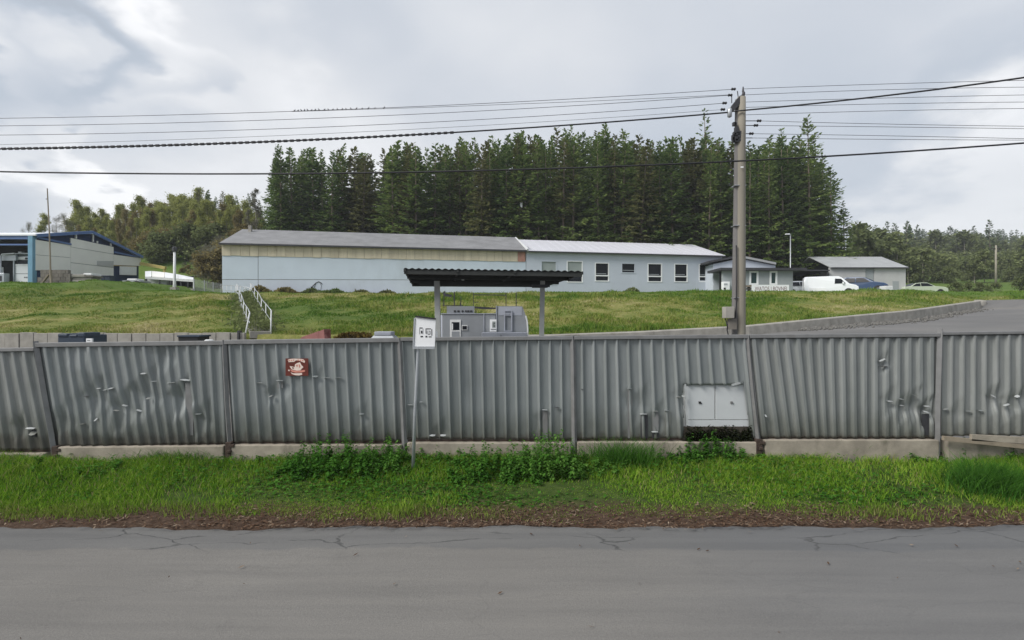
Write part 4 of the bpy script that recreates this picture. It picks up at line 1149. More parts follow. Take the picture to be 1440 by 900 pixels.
# ------------------------------------------------------------------ canopy
cp = thing('canopy', 'dark corrugated flat canopy on two grey posts behind the fence', 'canopy', (X(690, 16), 16, 0.14))
Fl, Fr = at(568, 377.5, 15.0), at(820, 381.5, 15.0); Bl, Br = at(580, 397, 17.4), at(772, 398, 17.4)


def canopy_sheet(lift, name, amp, mat):
    nu, nv = 190, 4; V = []
    for j in range(nv + 1):
        t = j / nv; A = Fl.lerp(Bl, t); B = Fr.lerp(Br, t)
        for i in range(nu + 1):
            p = A.lerp(B, i / nu); V.append((p.x, p.y, p.z + lift + amp * math.sin(i / nu * 2 * math.pi * 27)))
    n = nu + 1; mb = MB(); mb.v = V
    mb.f = [(j * n + i, j * n + i + 1, (j + 1) * n + i + 1, (j + 1) * n + i) for j in range(nv) for i in range(nu)]; mb.m = [0] * len(mb.f)
    return mb.build(name, mat, cp, recalc=False, solid=0.006, smooth=True)


canopy_sheet(0.0, 'roof_sheet', 0.018, M['canopy'])
for t in (0.03, 0.36, 0.68, 0.97):
    A = Fl.lerp(Bl, t); B = Fr.lerp(Br, t); MB().bar(A - Vector((0, 0, .09)), B - Vector((0, 0, .09)), .07, .12).build('purlin', M['canopy'], cp)
for t in (0.004, 0.30, 0.62, 0.996):
    A = Fl.lerp(Fr, t) - Vector((0, 0, .05)); B = Bl.lerp(Br, t) - Vector((0, 0, .05)); MB().bar(A, B, .06, .08).build('rafter', M['canopy'], cp)
MB().bar(Bl - Vector((0, -.02, .03)), Br - Vector((0, -.02, .03)), .05, .07).build('rear_fascia', M['canopy'], cp)
for (a, b, d, w) in ((614.5, 618, 16.2, .17), (763, 760, 16.2, .15)):
    top = at(a, 402, d); bot = at(b, 500, d); bot.z = 0.1
    o = MB().bar(bot, top + Vector((0, 0, .16)), w, .12, (0, 1, 0)).build('post', M['canopy_post'], cp, bevel=.008)
MB().bar(at(748, 402.5, 16.2), at(770, 402.5, 16.2), .14, .10).build('bracket', M['dark_steel'], cp)
MB().bar(at(590, 399, 16.3), at(772, 400, 16.3), .10, .09).build('beam', M['canopy'], cp)
MB().obox(at(651, 393, 16), (.08, .06, .05)).build('lamp', M['lens'], cp)

# ------------------------------------------------------------------ grey kiosk under the canopy
KD = 19.0
kx = lambda v: X(v, KD)
kz = lambda v: Z(v, KD)
ki = thing('kiosk', 'grey steel filling-station kiosk with rounded right end under the canopy', 'kiosk', (kx(678), KD + .9, 0.14))
prof = [(620, 441), (697, 441), (697, 500), (620, 500)]
MB().box(kx(622), kx(697), KD, KD + 1.8, 0.14, kz(441.3)).build('body', M['kiosk'], ki, bevel=.02)
mb = MB(); mb.extr([(kx(616), KD + .2, 0.14), (kx(622) - .004, KD + .02, 0.14), (kx(622) - .004, KD + .02, kz(442)), (kx(619), KD + .1, kz(443)), (kx(617), KD + .2, kz(449))], (0, 1.5, 0)); mb.build('left_end', M['kiosk_light'], ki)
# taller right block with a rounded shoulder
arc = [(kx(697.5), kz(430.5)), (kx(728), kz(430.5)), (kx(734.5), kz(431)), (kx(738), kz(440)), (kx(740.5), kz(448)), (kx(741.5), kz(460)), (kx(741.5), 0.14), (kx(697.5), 0.14)]
mb = MB(); mb.extr([(x, KD - .06, z) for x, z in arc], (0, 1.85, 0)); mb.build('tower', M['kiosk'], ki)
mb = MB(); mb.tube([(kx(739.2), KD - .05, kz(444)), (kx(741.2), KD - .05, kz(452)), (kx(742), KD - .05, kz(462)), (kx(742), KD - .05, .2)], .03, 6); mb.build('edge_trim', M['white_rail'], ki)
mb = MB(); mb.bar((kx(698), KD - .075, kz(430)), (kx(698), KD - .075, kz(466)), .03); mb.build('edge_trim', M['kiosk_light'], ki)
for x in (680.5,):
    mb = MB(); mb.bar((kx(x), KD - .012, kz(441.5)), (kx(x), KD - .012, kz(500)), .035, .03); mb.build('cover_strip', M['kiosk_light'], ki)
# sign board on the roof with ragged letters
MB().box(kx(628), kx(667), KD + .05, KD + .10, kz(440.5), kz(430.5)).build('sign_board', M['kiosk'], ki)
mb = MB(); mb.extr([(kx(667.2), KD + .06, kz(431)), (kx(697), KD + .06, kz(432.5)), (kx(697), KD + .06, kz(434.5)), (kx(682), KD + .06, kz(435)), (kx(667.2), KD + .06, kz(433.5))], (0, .04, 0)); mb.build('sag_cable', M['dark_steel'], ki)
for (x0, x1) in ((638, 641), (643, 646), (649, 651.5), (654, 656), (657, 660), (661, 664)):
    MB().box(kx(x0), kx(x1), KD + .03, KD + .049, kz(438.8), kz(436.4)).build('letter', M['ink'], ki)
MB().box(kx(668.5), kx(669.7), KD + .02, KD + .06, kz(441), kz(435.8)).build('stub', M['ink'], ki)
MB().box(kx(620), kx(697.3), KD - .03, KD + 1.85, kz(441.6), kz(440.6)).build('roof_edge', M['kiosk_light'], ki)
# door, window, vent, ladder frame
dr = MB().box(kx(633), kx(648), KD - .03, KD - .004, .2, kz(449.5)).build('door', M['white_rail'], ki)
MB().box(kx(635.4), kx(646), KD - .042, KD - .031, kz(464), kz(453)).build('pane', M['glass_dark'], dr)
MB().box(kx(635.4), kx(646), KD - .042, KD - .031, .35, kz(466)).build('pane', M['kiosk'], dr)
MB().box(kx(635.8), kx(637.2), KD - .048, KD - .043, kz(463.5), kz(455)).build('notice', M['white'], dr)
wn = MB().box(kx(649.5), kx(657.5), KD - .03, KD - .004, kz(464.4), kz(457.3)).build('window', M['white_rail'], ki)
MB().box(kx(650.3), kx(656.6), KD - .04, KD - .031, kz(463.3), kz(458.3)).build('pane', M['glass_dark'], wn)
wn = MB().box(kx(689), kx(698.3), KD - .115, KD - .004, kz(466.2), kz(449.2)).build('notice_frame', M['white'], ki)
MB().box(kx(692.5), kx(697), KD - .12, KD - .116, kz(461), kz(452)).build('notice', M['blind_grey'], wn)
for (x0, y0, x1, y1) in ((693, 453.5, 694, 459.5), (695.2, 453.5, 696.2, 456), (695.2, 457.3, 696.2, 459.8), (690.4, 462.6, 697.6, 463.4)):
    MB().box(kx(x0), kx(x1), KD - .124, KD - .1205, kz(y1), kz(y0)).build('symbol', M['ink'], wn)
mb = MB()
for x in (709.5, 719.5): mb.bar((kx(x), KD - .1, kz(437)), (kx(x), KD - .1, kz(466)), .045)
for y in (437, 440.8, 443, 465.5): mb.bar((kx(709.5), KD - .1, kz(y)), (kx(719.5), KD - .1, kz(y)), .04)
mb.build('ladder', M['kiosk_light'], ki)
MB().box(kx(701), kx(734), KD - .069, KD - .062, kz(443.5), kz(431.5)).build('upper_panel', M['kiosk_light'], ki)
MB().box(kx(678.5), kx(741), KD - .55, KD - .13, .14, kz(467)).build('front_tank', M['kiosk_light'], ki, bevel=.02)
MB().box(kx(704.6), kx(705.4), KD - .555, KD - .551, .3, kz(470.5)).build('seam', M['ink'], ki)
# rails and bits on the roof
for (x, y0, y1, r) in ((637.5, 410, 431, .03), (647, 416, 431, .018), (665, 411, 431, .014), (711.5, 411, 431, .02), (726, 411, 431, .024), (621.5, 422, 431, .012), (646.2, 425, 431, .02)):
    MB().bar((kx(x), KD + .3, kz(y1)), (kx(x), KD + .3, kz(y0)), r * 1.4).build('roof_post', M['dark_steel'], ki)
mb = MB(); mb.bar((kx(665), KD + .3, kz(414)), (kx(711), KD + .3, kz(414.5)), .03); mb.bar((kx(665), KD + .3, kz(424.5)), (kx(672), KD + .3, kz(424.5)), .02); mb.bar((kx(621), KD + .3, kz(429)), (kx(650), KD + .3, kz(429.5)), .025); mb.build('roof_rail', M['dark_steel'], ki)
mb = MB(); mb.extr([(kx(621), KD + .3, kz(412)), (kx(624), KD + .3, kz(408)), (kx(624.5), KD + .3, kz(412)), (kx(634), KD + .3, kz(414)), (kx(633), KD + .3, kz(417)), (kx(623), KD + .3, kz(416))], (0, .15, 0)); mb.bar((kx(622.5), KD + .37, kz(416)), (kx(622.5), KD + .37, kz(431)), .03); mb.build('horn_lamp', M['dark_steel'], ki)

# ------------------------------------------------------------------ things in the yard that peek over the fence
YD = 14.0
o = thing('metal_hopper', 'faded red sheet-metal hopper peeking over the fence', 'hopper', (X(440, YD), YD, .14))
a = [at(416, 484, YD), at(424, 474, YD), at(436, 470, YD), at(448, 465.5, YD), at(448, 484, YD)]
mb = MB(); mb.extr(a, (0, .9, 0)); mb.build('hood', M['red_tarp'], o)
mb = MB(); mb.extr([at(448.2, 466, YD), at(455.5, 463, YD), at(454, 470, YD + .2), at(457, 484, YD), at(448.2, 484, YD)], (0, .5, 0)); mb.build('cheek', M['red_tarp'], o)
A, B = at(418, 484, YD), at(457, 484, YD); MB().box(A.x, B.x, YD + .05, YD + .85, .12, A.z).build('bin_body', M['rust'], o)
o = thing('vent_hood', 'light grey metal vent hood showing above the fence', 'vent', (X(538, YD), YD, .14))
mb = MB(); t0 = [at(524, 467, YD), at(550, 467, YD)]; b0 = [at(514, 484, YD), at(562, 484, YD)]
vs = [(b0[0].x, YD - .1, b0[0].z), (b0[1].x, YD - .1, b0[0].z), (b0[1].x, YD + .7, b0[0].z), (b0[0].x, YD + .7, b0[0].z), (t0[0].x, YD + .1, at(0, 472, YD).z), (t0[1].x, YD + .1, at(0, 472, YD).z), (t0[1].x, YD + .5, at(0, 472, YD).z), (t0[0].x, YD + .5, at(0, 472, YD).z)]
mb.add(vs, [(0, 1, 5, 4), (1, 2, 6, 5), (2, 3, 7, 6), (3, 0, 4, 7), (4, 5, 6, 7), (0, 3, 2, 1)]); mb.build('hood', M['galv'], o)
A, B = at(525, 472, YD), at(549, 466.5, YD); MB().box(A.x, B.x, YD + .08, YD + .52, A.z, B.z).build('cap', M['kiosk_light'], o, bevel=.02)
A, B = at(518, 484, YD), at(558, 484, YD); MB().box(A.x, B.x, YD - .05, YD + .65, .12, A.z - .002).build('duct', M['kiosk'], o)
YL = 16.0
o = thing('waste_container', 'dark navy waste container behind the left part of the fence', 'container', (X(100, YL), YL, .14))
A, B = at(81, 486, YL), at(119, 471, YL); MB().box(A.x, B.x, YL, YL + .9, .14, B.z).build('body', M['bin_navy'], o, bevel=.03)
for (x0, x1, y) in ((82, 96, 469), (98, 109, 470.5), (110, 120, 467.5)):
    A, B = at(x0, 474, YL), at(x1, y, YL); MB().box(A.x, B.x, YL - .03, YL + .6, A.z, B.z).build('lid', M['bin_navy'], o, bevel=.03)
A, B = at(121, 484, YL - .4), at(129, 476, YL - .4)
mb = MB(); mb.box(A.x, B.x, YL - .4, YL - .34, .12, B.z); o = mb.build('white_board', M['white'], None); tag(o, 'small white board standing beside the navy container', 'board')
mb = MB(); mb.box(at(122.5, 0, YL - .405).x, at(127, 0, YL - .4).x, YL - .405, YL - .401, Z(479.3, YL - .4), Z(478.5, YL - .4)); mb.build('text_line', M['ink'], o)
o = thing('mortar_trough', 'black plastic trough showing over the fence left of the stairs', 'trough', (X(267, YL), YL, .14))
A, B = at(252, 483, YL), at(280, 473.5, YL)
mb = MB(); vs = [(A.x + .06, YL, .9), (B.x - .06, YL, .9), (B.x - .06, YL + .5, .9), (A.x + .06, YL + .5, .9), (A.x, YL - .05, B.z), (B.x, YL - .05, B.z), (B.x, YL + .55, B.z), (A.x, YL + .55, B.z)]
mb.add(vs, [(0, 1, 5, 4), (1, 2, 6, 5), (2, 3, 7, 6), (3, 0, 4, 7), (0, 3, 2, 1), (4, 5, 6, 7)]); mb.build('tub', M['black'], o)
MB().box(A.x - .02, B.x + .04, YL - .08, YL + .57, B.z - .003, B.z + .045).build('rim', M['bin_navy'], o)
MB().box(X(261, YL), X(270, YL), YL - .09, YL - .06, Z(483, YL), Z(480, YL)).build('label_patch', M['white'], o)
MB().box(A.x + .1, B.x - .1, YL + .05, YL + .45, .12, .9).build('stand', M['wood_dark'], o)
A = at(294, 479, YL); mb = MB(); mb.lathe([(.11, 0), (.13, .02), (.13, .05), (.09, .075)], (A.x, YL, A.z - .04), 14); b_ = mb.build('bucket_lid', M['white_rail'], None); tag(b_, 'cream round tub lid right of the black trough', 'lid')
MB().lathe([(.10, .12), (.11, A.z - .05)], (A.x, YL, 0), 12).build('tub', M['ochre_sheet'], b_)


def dead_hedge():
    rs = np.random.RandomState(9); n = 5200
    d = 20.5; x0, x1 = X(474, d), X(523, d); cx = (x0 + x1) / 2
    root = thing('clipped_hedge', 'brown-green clipped hedge behind the fence, left of the vent hood', 'hedge', (cx, d, .14))
    u = rs.uniform(-1, 1, n); v = rs.uniform(-1, 1, n); top = Z(467.5, d) - 0.14
    wz = rs.uniform(0, 1, n) ** 0.6
    P = np.stack([u * (x1 - x0) / 2 * (1 - .06 * wz), v * .6, wz * top * (1 - .12 * u ** 4)], 1)
    a = rs.normal(0, 1, (n, 3)); a /= np.linalg.norm(a, axis=1)[:, None]; b = np.cross(a, rs.normal(0, 1, (n, 3)))
    V = np.stack([P - a * .06, P - b * .03, P + a * .06, P + b * .03], 1).reshape(-1, 3)
    link_mesh('foliage', raw_mesh('foliage', V, np.arange(len(V)).reshape(-1, 4), M['hedge_dead']), root)
    MB().box(x0 + .15, x1 - .15, d - .3, d + .3, .12, top - .25).build('branches', M['wood_dark'], root)


dead_hedge()

# ------------------------------------------------------------------ stairs on the slope
st = thing('garden_stairs', 'concrete steps with white handrails climbing the grass slope', 'stairs', (-10.6, 22.4, 1.9))
S0 = Vector((-10.9, 22.2, 0)); S1 = Vector((-18.6, 35.5, 0)); dv = (S1 - S0).normalized(); nv_ = Vector((dv.y, -dv.x, 0))
NST = 26
for k in range(NST):
    t = (k + .5) / NST; c = S0.lerp(S1, t); z = h1(c.x, c.y) + .07
    rot = Matrix.Rotation(math.atan2(dv.y, dv.x) - math.pi / 2, 3, 'Z')
    MB().obox((c.x, c.y, z - .12), (.84, .62, .30), rot).build('step', M['concrete'], st, bevel=.02)
for sgn in (-1, 1):
    pts = []
    for k in range(12):
        t = k / 11; c = S0.lerp(S1, t) + nv_ * (.42 * sgn); pts.append(Vector((c.x, c.y, max(h1(c.x, c.y), 1.8) + 1.02)))
    mb = MB(); mb.tube(pts, .022, 6); mb.build('handrail', M['galv'], st, smooth=True)
    mb = MB(); mb.tube([p - Vector((0, 0, .45)) for p in pts], .015, 6); mb.build('mid_rail', M['galv'], st, smooth=True)
    for k in (0, 2, 4, 6, 8, 10, 11):
        p = pts[k]; MB().tube([(p.x + (.12 * sgn - .15 if k == 0 else 0), p.y, p.z - 1.35), p], .022 if k else .032, 6).build('rail_post', M['white_rail'], st, smooth=True)

lp = [at(351, 405, 36.3), at(338, 402.5, 38), at(325, 401.5, 40), at(313, 401, 42)]
MB().tube(lp, .022, 6).build('landing_rail', M['galv'], st, smooth=True)
MB().tube([p - Vector((0, 0, .4)) for p in lp], .018, 6).build('landing_rail', M['galv'], st, smooth=True)
for p in lp + [lp[0].lerp(lp[1], .5), lp[1].lerp(lp[2], .5), lp[2].lerp(lp[3], .5)]:
    MB().tube([(p.x, p.y, h1(p.x, p.y) - .1), p], .022, 6).build('rail_post', M['white_rail'], st, smooth=True)

def stair_weeds():
    rs = np.random.RandomState(6)
    root = thing('overgrown_shrub', 'scraggly green shrub growing through the white stair rails', 'shrub', (-15.5, 29.5, h1(-15.5, 29.5)))
    n = 5200; t = rs.uniform(.02, 1, n); o = rs.normal(0, .42, n)
    px = S0.x + (S1.x - S0.x) * t + nv_.x * o; py = S0.y + (S1.y - S0.y) * t + nv_.y * o
    hh = rs.uniform(0, 1, n) ** 1.5 * (.35 + .35 * np.sin(t * 23) ** 2)
    P = np.stack([px, py, np.maximum(H(px, py), 1.8) + hh], 1) - np.array(WLOC[root.name])
    a = rs.normal(0, 1, (n, 3)) * .05; b = rs.normal(0, 1, (n, 3)) * .035
    V = np.stack([P - a, P - b, P + a, P + b], 1).reshape(-1, 3)
    link_mesh('foliage', raw_mesh('foliage', V, np.arange(len(V)).reshape(-1, 4), M['bush']), root)
    mb = MB()
    for k in range(40):
        t = rs.uniform(0, 1); q = S0.lerp(S1, t) + nv_ * rs.normal(0, .4); z = max(h1(q.x, q.y), 1.8)
        mb.tube([(q.x, q.y, z - .05), (q.x + rs.normal(0, .1), q.y, z + rs.uniform(.3, .7))], [.012, .005], 3)
    tag(mb.build('stems', M['bark_pale'], root, recalc=False), kind='stuff')


stair_weeds()

# ------------------------------------------------------------------ warehouse
WA = Vector((-26.0, 46.5)); WANG = R(10.5); WU = Vector((math.cos(WANG), math.sin(WANG))); WN = Vector((-WU.y, WU.x))    # WN points away from the viewer


def plane_hit(px, py, A, U):
    """along-wall position and height of a measured photo point on a vertical wall through A along U"""
    k = (px - 720) / 720
    # t*k = A.x + s U.x ; t = A.y + s U.y
    s = (A.x - k * A.y) / (k * U.y - U.x); t = A.y + s * U.y
    return s, CAM_H - (py - 450) / 720 * t


def wp(px, py): return plane_hit(px, py, WA, WU)


def W3(s, z, off=0.0):
    p = WA + WU * s - WN * off; return Vector((p.x, p.y, z))


def wbox(mb, s0, s1, z0, z1, o0, o1):
    """box on the wall: along s, height z, standing o0..o1 proud of the wall plane"""
    a = [W3(s0, z0, o0), W3(s1, z0, o0), W3(s1, z1, o0), W3(s0, z1, o0)]
    d = W3(0, 0, o1) - W3(0, 0, o0); mb.extr(a, d); return mb


wh_ = thing('warehouse', 'long pale blue warehouse with dark grey roof and beige upper band', 'warehouse', (WA.x + 10, WA.y + 4, 4.7))
sL, _ = wp(312, 400); sM, _ = wp(740, 400); sR, _ = wp(1015.5, 400)
ZE, ZR = 9.42, 11.78      # eaves and ridge
ZB = 4.2
mb = MB(); wbox(mb, sL, sM - .02, ZB, ZE - .05, -11.9, -0.06); mb.build('core_wall', M['concrete'], wh_)
zs1 = 6.1 + .22; zt = wp(400, 361)[1]
zlow = lambda s: 6.18 + 0.012 * s
s363 = wp(363, 400)[0]
for (a, b) in ((sL, s363), (s363, sM - .02)):
    for (lo, hi, m, name) in ((4.2, 0, 'wall_blue_low', 'wall_panel'), (0, 8.42, 'wall_blue', 'wall_panel')):
        g = .025
        q = [(a + g, lo or zlow(a) + g), (b - g, lo or zlow(b) + g), (b - g, hi or zlow(b) - g), (a + g, hi or zlow(a) - g)]
        mb = MB(); mb.extr([W3(s, z, 0.0) for s, z in q], W3(0, 0, -.06) - W3(0, 0, 0)); mb.build(name, M[m], wh_)
mb = MB(); wbox(mb, sL - .02, sM - .02, 4.2, 4.95, .002, .05); mb.build('foundation_strip', M['plinth'], wh_)
# beige upper band, single sheets
nsh = 36; ws = (sM - .1 - sL) / nsh
for k in range(nsh):
    mb = MB(); o = .05 + rnd.uniform(-.012, .012); wbox(mb, sL + k * ws + .012, sL + (k + 1) * ws - .012, 8.36 + rnd.uniform(-.02, .02), ZE - .03, -.02, o)
    mb.build('cladding_sheet', M['pink_rust'] if k == nsh - 1 else M['beige_sheet'], wh_)


def slab(A, B, C, D, th, name, mat, par, **k):
    mb = MB(); mb.extr([A, B, C, D], (0, 0, -th)); return mb.build(name, M[mat], par, **k)


E0, E1 = W3(sL - .15, ZE, .35), W3(sM + .0, ZE + .05, .35); R0, R1 = W3(sL - .15, ZR, -6), W3(sM, ZR + .0, -6)
Bk0, Bk1 = W3(sL - .15, ZE, -12.3), W3(sM, ZE, -12.3)
slab(E0, E1, R1, R0, .10, 'roof_front', 'roof_dark', wh_); slab(R0 - Vector((0, 0, .003)), R1 - Vector((0, 0, .003)), Bk1, Bk0, .10, 'roof_back', 'roof_dark', wh_)
MB().bar(E0 - Vector((0, 0, .05)), E1 - Vector((0, 0, .05)), .10, .16).build('gutter', M['trim_dark'], wh_)
# ragged front edge: short lengths of torn felt
mb = MB(); mb.extr([W3(sL, ZB, -.1), W3(sL, ZB, -11.8), W3(sL, ZE - .1, -11.8), W3(sL, ZR - .15, -6), W3(sL, ZE - .1, -.1)], (WU.x * .2, WU.y * .2, 0)); mb.build('gable_wall', M['wall_blue'], wh_)
mb = MB(); s_, z_ = wp(332, 330); mb.bar(W3(sL + .9, 11.0, -5), W3(sL + .9, 12.0, -5), .28); mb.build('chimney', M['concrete'], wh_)
# scribble on the lower wall
def scribble(pts, r):
    P = [W3(*wp(x, y), .012) for x, y in pts]; MB().tube(P, r, 5).build('graffiti_stroke', M['ink'], wh_)


scribble([(438, 406), (440, 402), (444, 398), (448, 396), (452, 398), (453, 400)], .035)
scribble([(438, 403), (437, 406), (441, 407)], .05); scribble([(444, 399), (442, 404), (446, 408)], .02); scribble([(449, 396), (452, 402), (451, 408), (447, 407)], .014)

# right hand wing, rendered grey blue with pale metal roof
wg = thing('workshop_wing', 'grey blue workshop wing with pale metal roof and a row of windows', 'building', (WA.x + 38, WA.y + 10, 5.1))
ZE2, ZR2 = 9.46, 11.55
OPEN = [(761, 782.5, 367, 400, 'blind'), (797.5, 819, 367, 397, 'half'), (837, 856, 369.5, 395.5, 'two'), (874, 893, 370, 384, 'one'), (911, 930.5, 370.5, 396.5, 'two'), (948.5, 966.5, 371, 396.5, 'two'), (983, 1000, 371.5, 396.5, 'two')]
ops = []
for (x0, x1, y0, y1, kd) in OPEN:
    s0, z1 = wp(x0, y0); s1, z0 = wp(x1, y1); ops.append((s0, s1, z0, z1, kd))
mb = MB(); cuts = sorted({sM + .0, sR} | {o[0] for o in ops} | {o[1] for o in ops}); zs = [4.2, ZE2 - .02]
for i in range(len(cuts) - 1):
    a, b = cuts[i], cuts[i + 1]; col = [o for o in ops if o[0] - 1e-6 <= a and b <= o[1] + 1e-6]
    if not col: wbox(mb, a, b, zs[0], zs[1], -.3, .02)
    else:
        o = col[0]; wbox(mb, a, b, zs[0], o[2], -.3, .02); wbox(mb, a, b, o[3], zs[1], -.3, .02)
mb.build('wall', M['wall_grey_blue'], wg)
mb = MB(); wbox(mb, sM + .1, sR - .1, 4.2, ZE2 - .1, -6.3, -6.1); mb.build('inner_wall', M['interior_shade'], wg)
mb = MB(); mb.extr([W3(sR, 4.2, .0), W3(sR, 4.2, -12), W3(sR, ZE2 - .1, -12), W3(sR, ZR2 - .12, -6), W3(sR, ZE2 - .1, 0)], (-WU.x * .2, -WU.y * .2, 0)); mb.build('gable_wall', M['wall_grey_blue'], wg)
for (s0, s1, z0, z1, kd) in ops:
    f = .06
    mb = MB(); wbox(mb, s0 - .05, s1 + .05, z1 - f, z1 + .02, -.06, .045); wbox(mb, s0 - .05, s1 + .05, z0 - .04, z0 + f, -.06, .06)
    wbox(mb, s0 - .05, s0 + f, z0 + f, z1 - f, -.06, .045); wbox(mb, s1 - f, s1 + .05, z0 + f, z1 - f, -.06, .045)
    zm = z0 + (z1 - z0) * .30
    if kd == 'two': wbox(mb, s0 + f, s1 - f, zm - .06, zm + .06, -.06, .045)
    win = mb.build('window', M['white'] if kd in ('two', 'half') else M['wall_grey_blue'], wg)
    if kd == 'blind':
        mb = MB(); wbox(mb, s0 + f, s1 - f, z0 + f, z1 - f, -.10, -.06); mb.build('blind', M['blind_grey'], win)
    elif kd == 'half':
        mb = MB(); wbox(mb, s0 + f, s1 - f, zm, z1 - f, -.10, -.06); mb.build('blind', M['blind_grey'], win)
        mb = MB(); wbox(mb, s0 + f, s1 - f, z0 + f, zm - .003, -.10, -.07); mb.build('pane', M['glass_dark'], win)
    elif kd == 'one':
        mb = MB(); wbox(mb, s0 + f, s1 - f, z0 + f, z1 - f, -.10, -.07); mb.build('pane', M['glass_dark'], win)
        mb = MB(); wbox(mb, s0 + f, s1 - f, z0 + .25, z0 + .31, -.07, -.05); mb.build('bar', M['wall_grey'], win)
    else:
        mb = MB(); wbox(mb, s0 + f, s1 - f, zm + .06, z1 - f, -.10, -.07); mb.build('pane', M['glass_dark'], win)
        mb = MB(); wbox(mb, s0 + f, s1 - f, z0 + f, zm - .06, -.10, -.07); mb.build('pane', M['glass_dark'], win)
        mb = MB(); wbox(mb, s0 + f, s1 - f - .2, zm + .18, zm + .24, -.069, -.05); mb.build('bar', M['wall_grey'], win)
E0, E1 = W3(sM + .15, ZE2, .4), W3(sR + .15, ZE2, .4); R0, R1 = W3(sM + .15, ZR2, -6), W3(sR + .0, ZR2, -6); Bk0, Bk1 = W3(sM + .15, ZE2, -12.3), W3(sR + .15, ZE2, -12.3)
slab(E0, E1, R1, R0, .08, 'roof_front', 'roof_light', wg); slab(R0 - Vector((0, 0, .003)), R1 - Vector((0, 0, .003)), Bk1, Bk0, .08, 'roof_back', 'roof_light', wg)
for k in range(1, 24):
    a = E0.lerp(E1, k / 24) + Vector((0, 0, .012)); b = R0.lerp(R1, k / 24) + Vector((0, 0, .012)); MB().bar(a, b, .035, .03).build('roof_seam', M['roof_light'], wg)
MB().bar(E0 - Vector((0, 0, .10)), E1 - Vector((0, 0, .10)), .12, .12).build('gutter', M['trim_dark'], wg)
MB().bar(E0 + Vector((-.1, 0, .06)), R0 + Vector((-.1, 0, .16)), .14, .22).build('parapet', M['white_rail'], wg)
mb = MB(); mb.extr([W3(sM + .12, ZE - .2, .05), W3(sM + 1.6, ZE2 - .12, .05), W3(sM + .9, ZE2 - .12, .05), W3(sM + .12, ZE + .55, .05)], W3(0, 0, -.2) - W3(0, 0, 0)); mb.build('roof_flare', M['roof_light'], wg)
a0 = wp(979, 0)[0]; b0 = wp(1001, 0)[0]
mb = MB(); wbox(mb, a0, b0, 5.0, 6.75, .024, .05); mb.build('base_panel', M['wall_grey_blue'], wg, bevel=.01)

# hedge strip along the warehouse foot
def ground_plants(s0, s1, h, name, label, mat, n, seed, off=.6):
    rs = np.random.RandomState(seed); c = W3((s0 + s1) / 2, 0, off); cz = h1(c.x, c.y)
    root = thing(name, label, 'bush', (c.x, c.y, cz), 'bushes along the warehouse wall')
    s = rs.uniform(s0, s1, n); o = off + rs.normal(0, .22, n)
    u = (s - (s0 + s1) / 2) / ((s1 - s0) / 2)
    hh = h * (1 - .45 * np.abs(u) ** 3) * (0.65 + .35 * np.sin(s * 2.3 + seed)) * rs.uniform(0, 1, n) ** .7
    px = WA.x + WU.x * s - WN.x * o; py = WA.y + WU.y * s - WN.y * o
    P = np.stack([px - c.x, py - c.y, H(px, py) - cz + hh], 1)
    a = rs.normal(0, 1, (n, 3)) * .09; b = rs.normal(0, 1, (n, 3)) * .07
    V = np.stack([P - a, P - b, P + a, P + b], 1).reshape(-1, 3)
    link_mesh('foliage', raw_mesh('foliage', V, np.arange(len(V)).reshape(-1, 4), mat), root)


W_ = lambda x: wp(x, 400)[0]
ground_plants(W_(355), W_(385), .75, 'low_bush', 'brown low bush at the warehouse corner above the stairs', M['larch_brown'], 700, 1)
ground_plants(W_(383), W_(424), .65, 'low_bush', 'brown low hedge left of the dark scribble on the wall', M['larch_brown'], 900, 2)
ground_plants(W_(425), W_(452), .55, 'low_bush', 'small green brown bush below the dark scribble', M['bush'], 600, 3)
ground_plants(W_(449), W_(464), 1.05, 'low_bush', 'dark round bush just right of the dark scribble', M['spruce'], 800, 4)
ground_plants(W_(464), W_(500), .6, 'low_bush', 'flat dark green hedge right of the round bush', M['spruce'], 900, 5)
ground_plants(W_(498), W_(556), .55, 'low_bush', 'long low hedge ending left of the canopy', M['spruce_brown'], 1200, 6)
ground_plants(W_(862), W_(886), .8, 'low_bush', 'lone weed bush below the small window', M['bush'], 400, 7, 2.0)

# ------------------------------------------------------------------ annexes at the right end
an = thing('annex', 'grey annex with low pitched roof between workshop wing and utility pole', 'building', (X(1046, 53), 55, 5.1))
D1 = 53.0
poly = [(1003, 414), (1003, 371.5), (1040, 363.5), (1090.5, 373.5), (1090.5, 414)]
mb = MB(); mb.extr([at(x, y, D1) for x, y in poly], (0, 5, 0)); mb.build('wall', M['wall_grey_blue'], an)
for (a, b) in (((997, 369.8), (1040, 361.6)), ((1040, 361.6), (1091.5, 372.0))):
    A, B = at(*a, D1 - .3), at(*b, D1 - .3); mb = MB(); mb.extr([A, B, B + Vector((0, 0, .22)), A + Vector((0, 0, .22))], (0, 5.6, 0)); mb.build('roof', M['trim_dark'] if a[0] < 1000 else M['shed_roof'], an)
of = thing('office_block', 'flat roofed grey office with two white framed windows and dark overhanging roof', 'building', (X(1066, 50), 52, 5.0))
D2 = 50.0
ow = [(1054, 1066, 381.5, 400), (1082.5, 1092.5, 381.5, 400)]
mb = MB(); zb, ztp = 4.6, Z(380.5, D2)
cuts = [1016] + [v for o in ow for v in o[:2]] + [1115]
for i in range(len(cuts) - 1):
    a, b = X(cuts[i], D2), X(cuts[i + 1], D2); o = [q for q in ow if q[0] == cuts[i]]
    if not o: mb.box(a, b, D2, D2 + .25, zb, ztp)
    else: mb.box(a, b, D2, D2 + .25, zb, Z(o[0][3], D2)); mb.box(a, b, D2, D2 + .25, Z(o[0][2], D2), ztp)
mb.build('wall', M['wall_grey'], of)
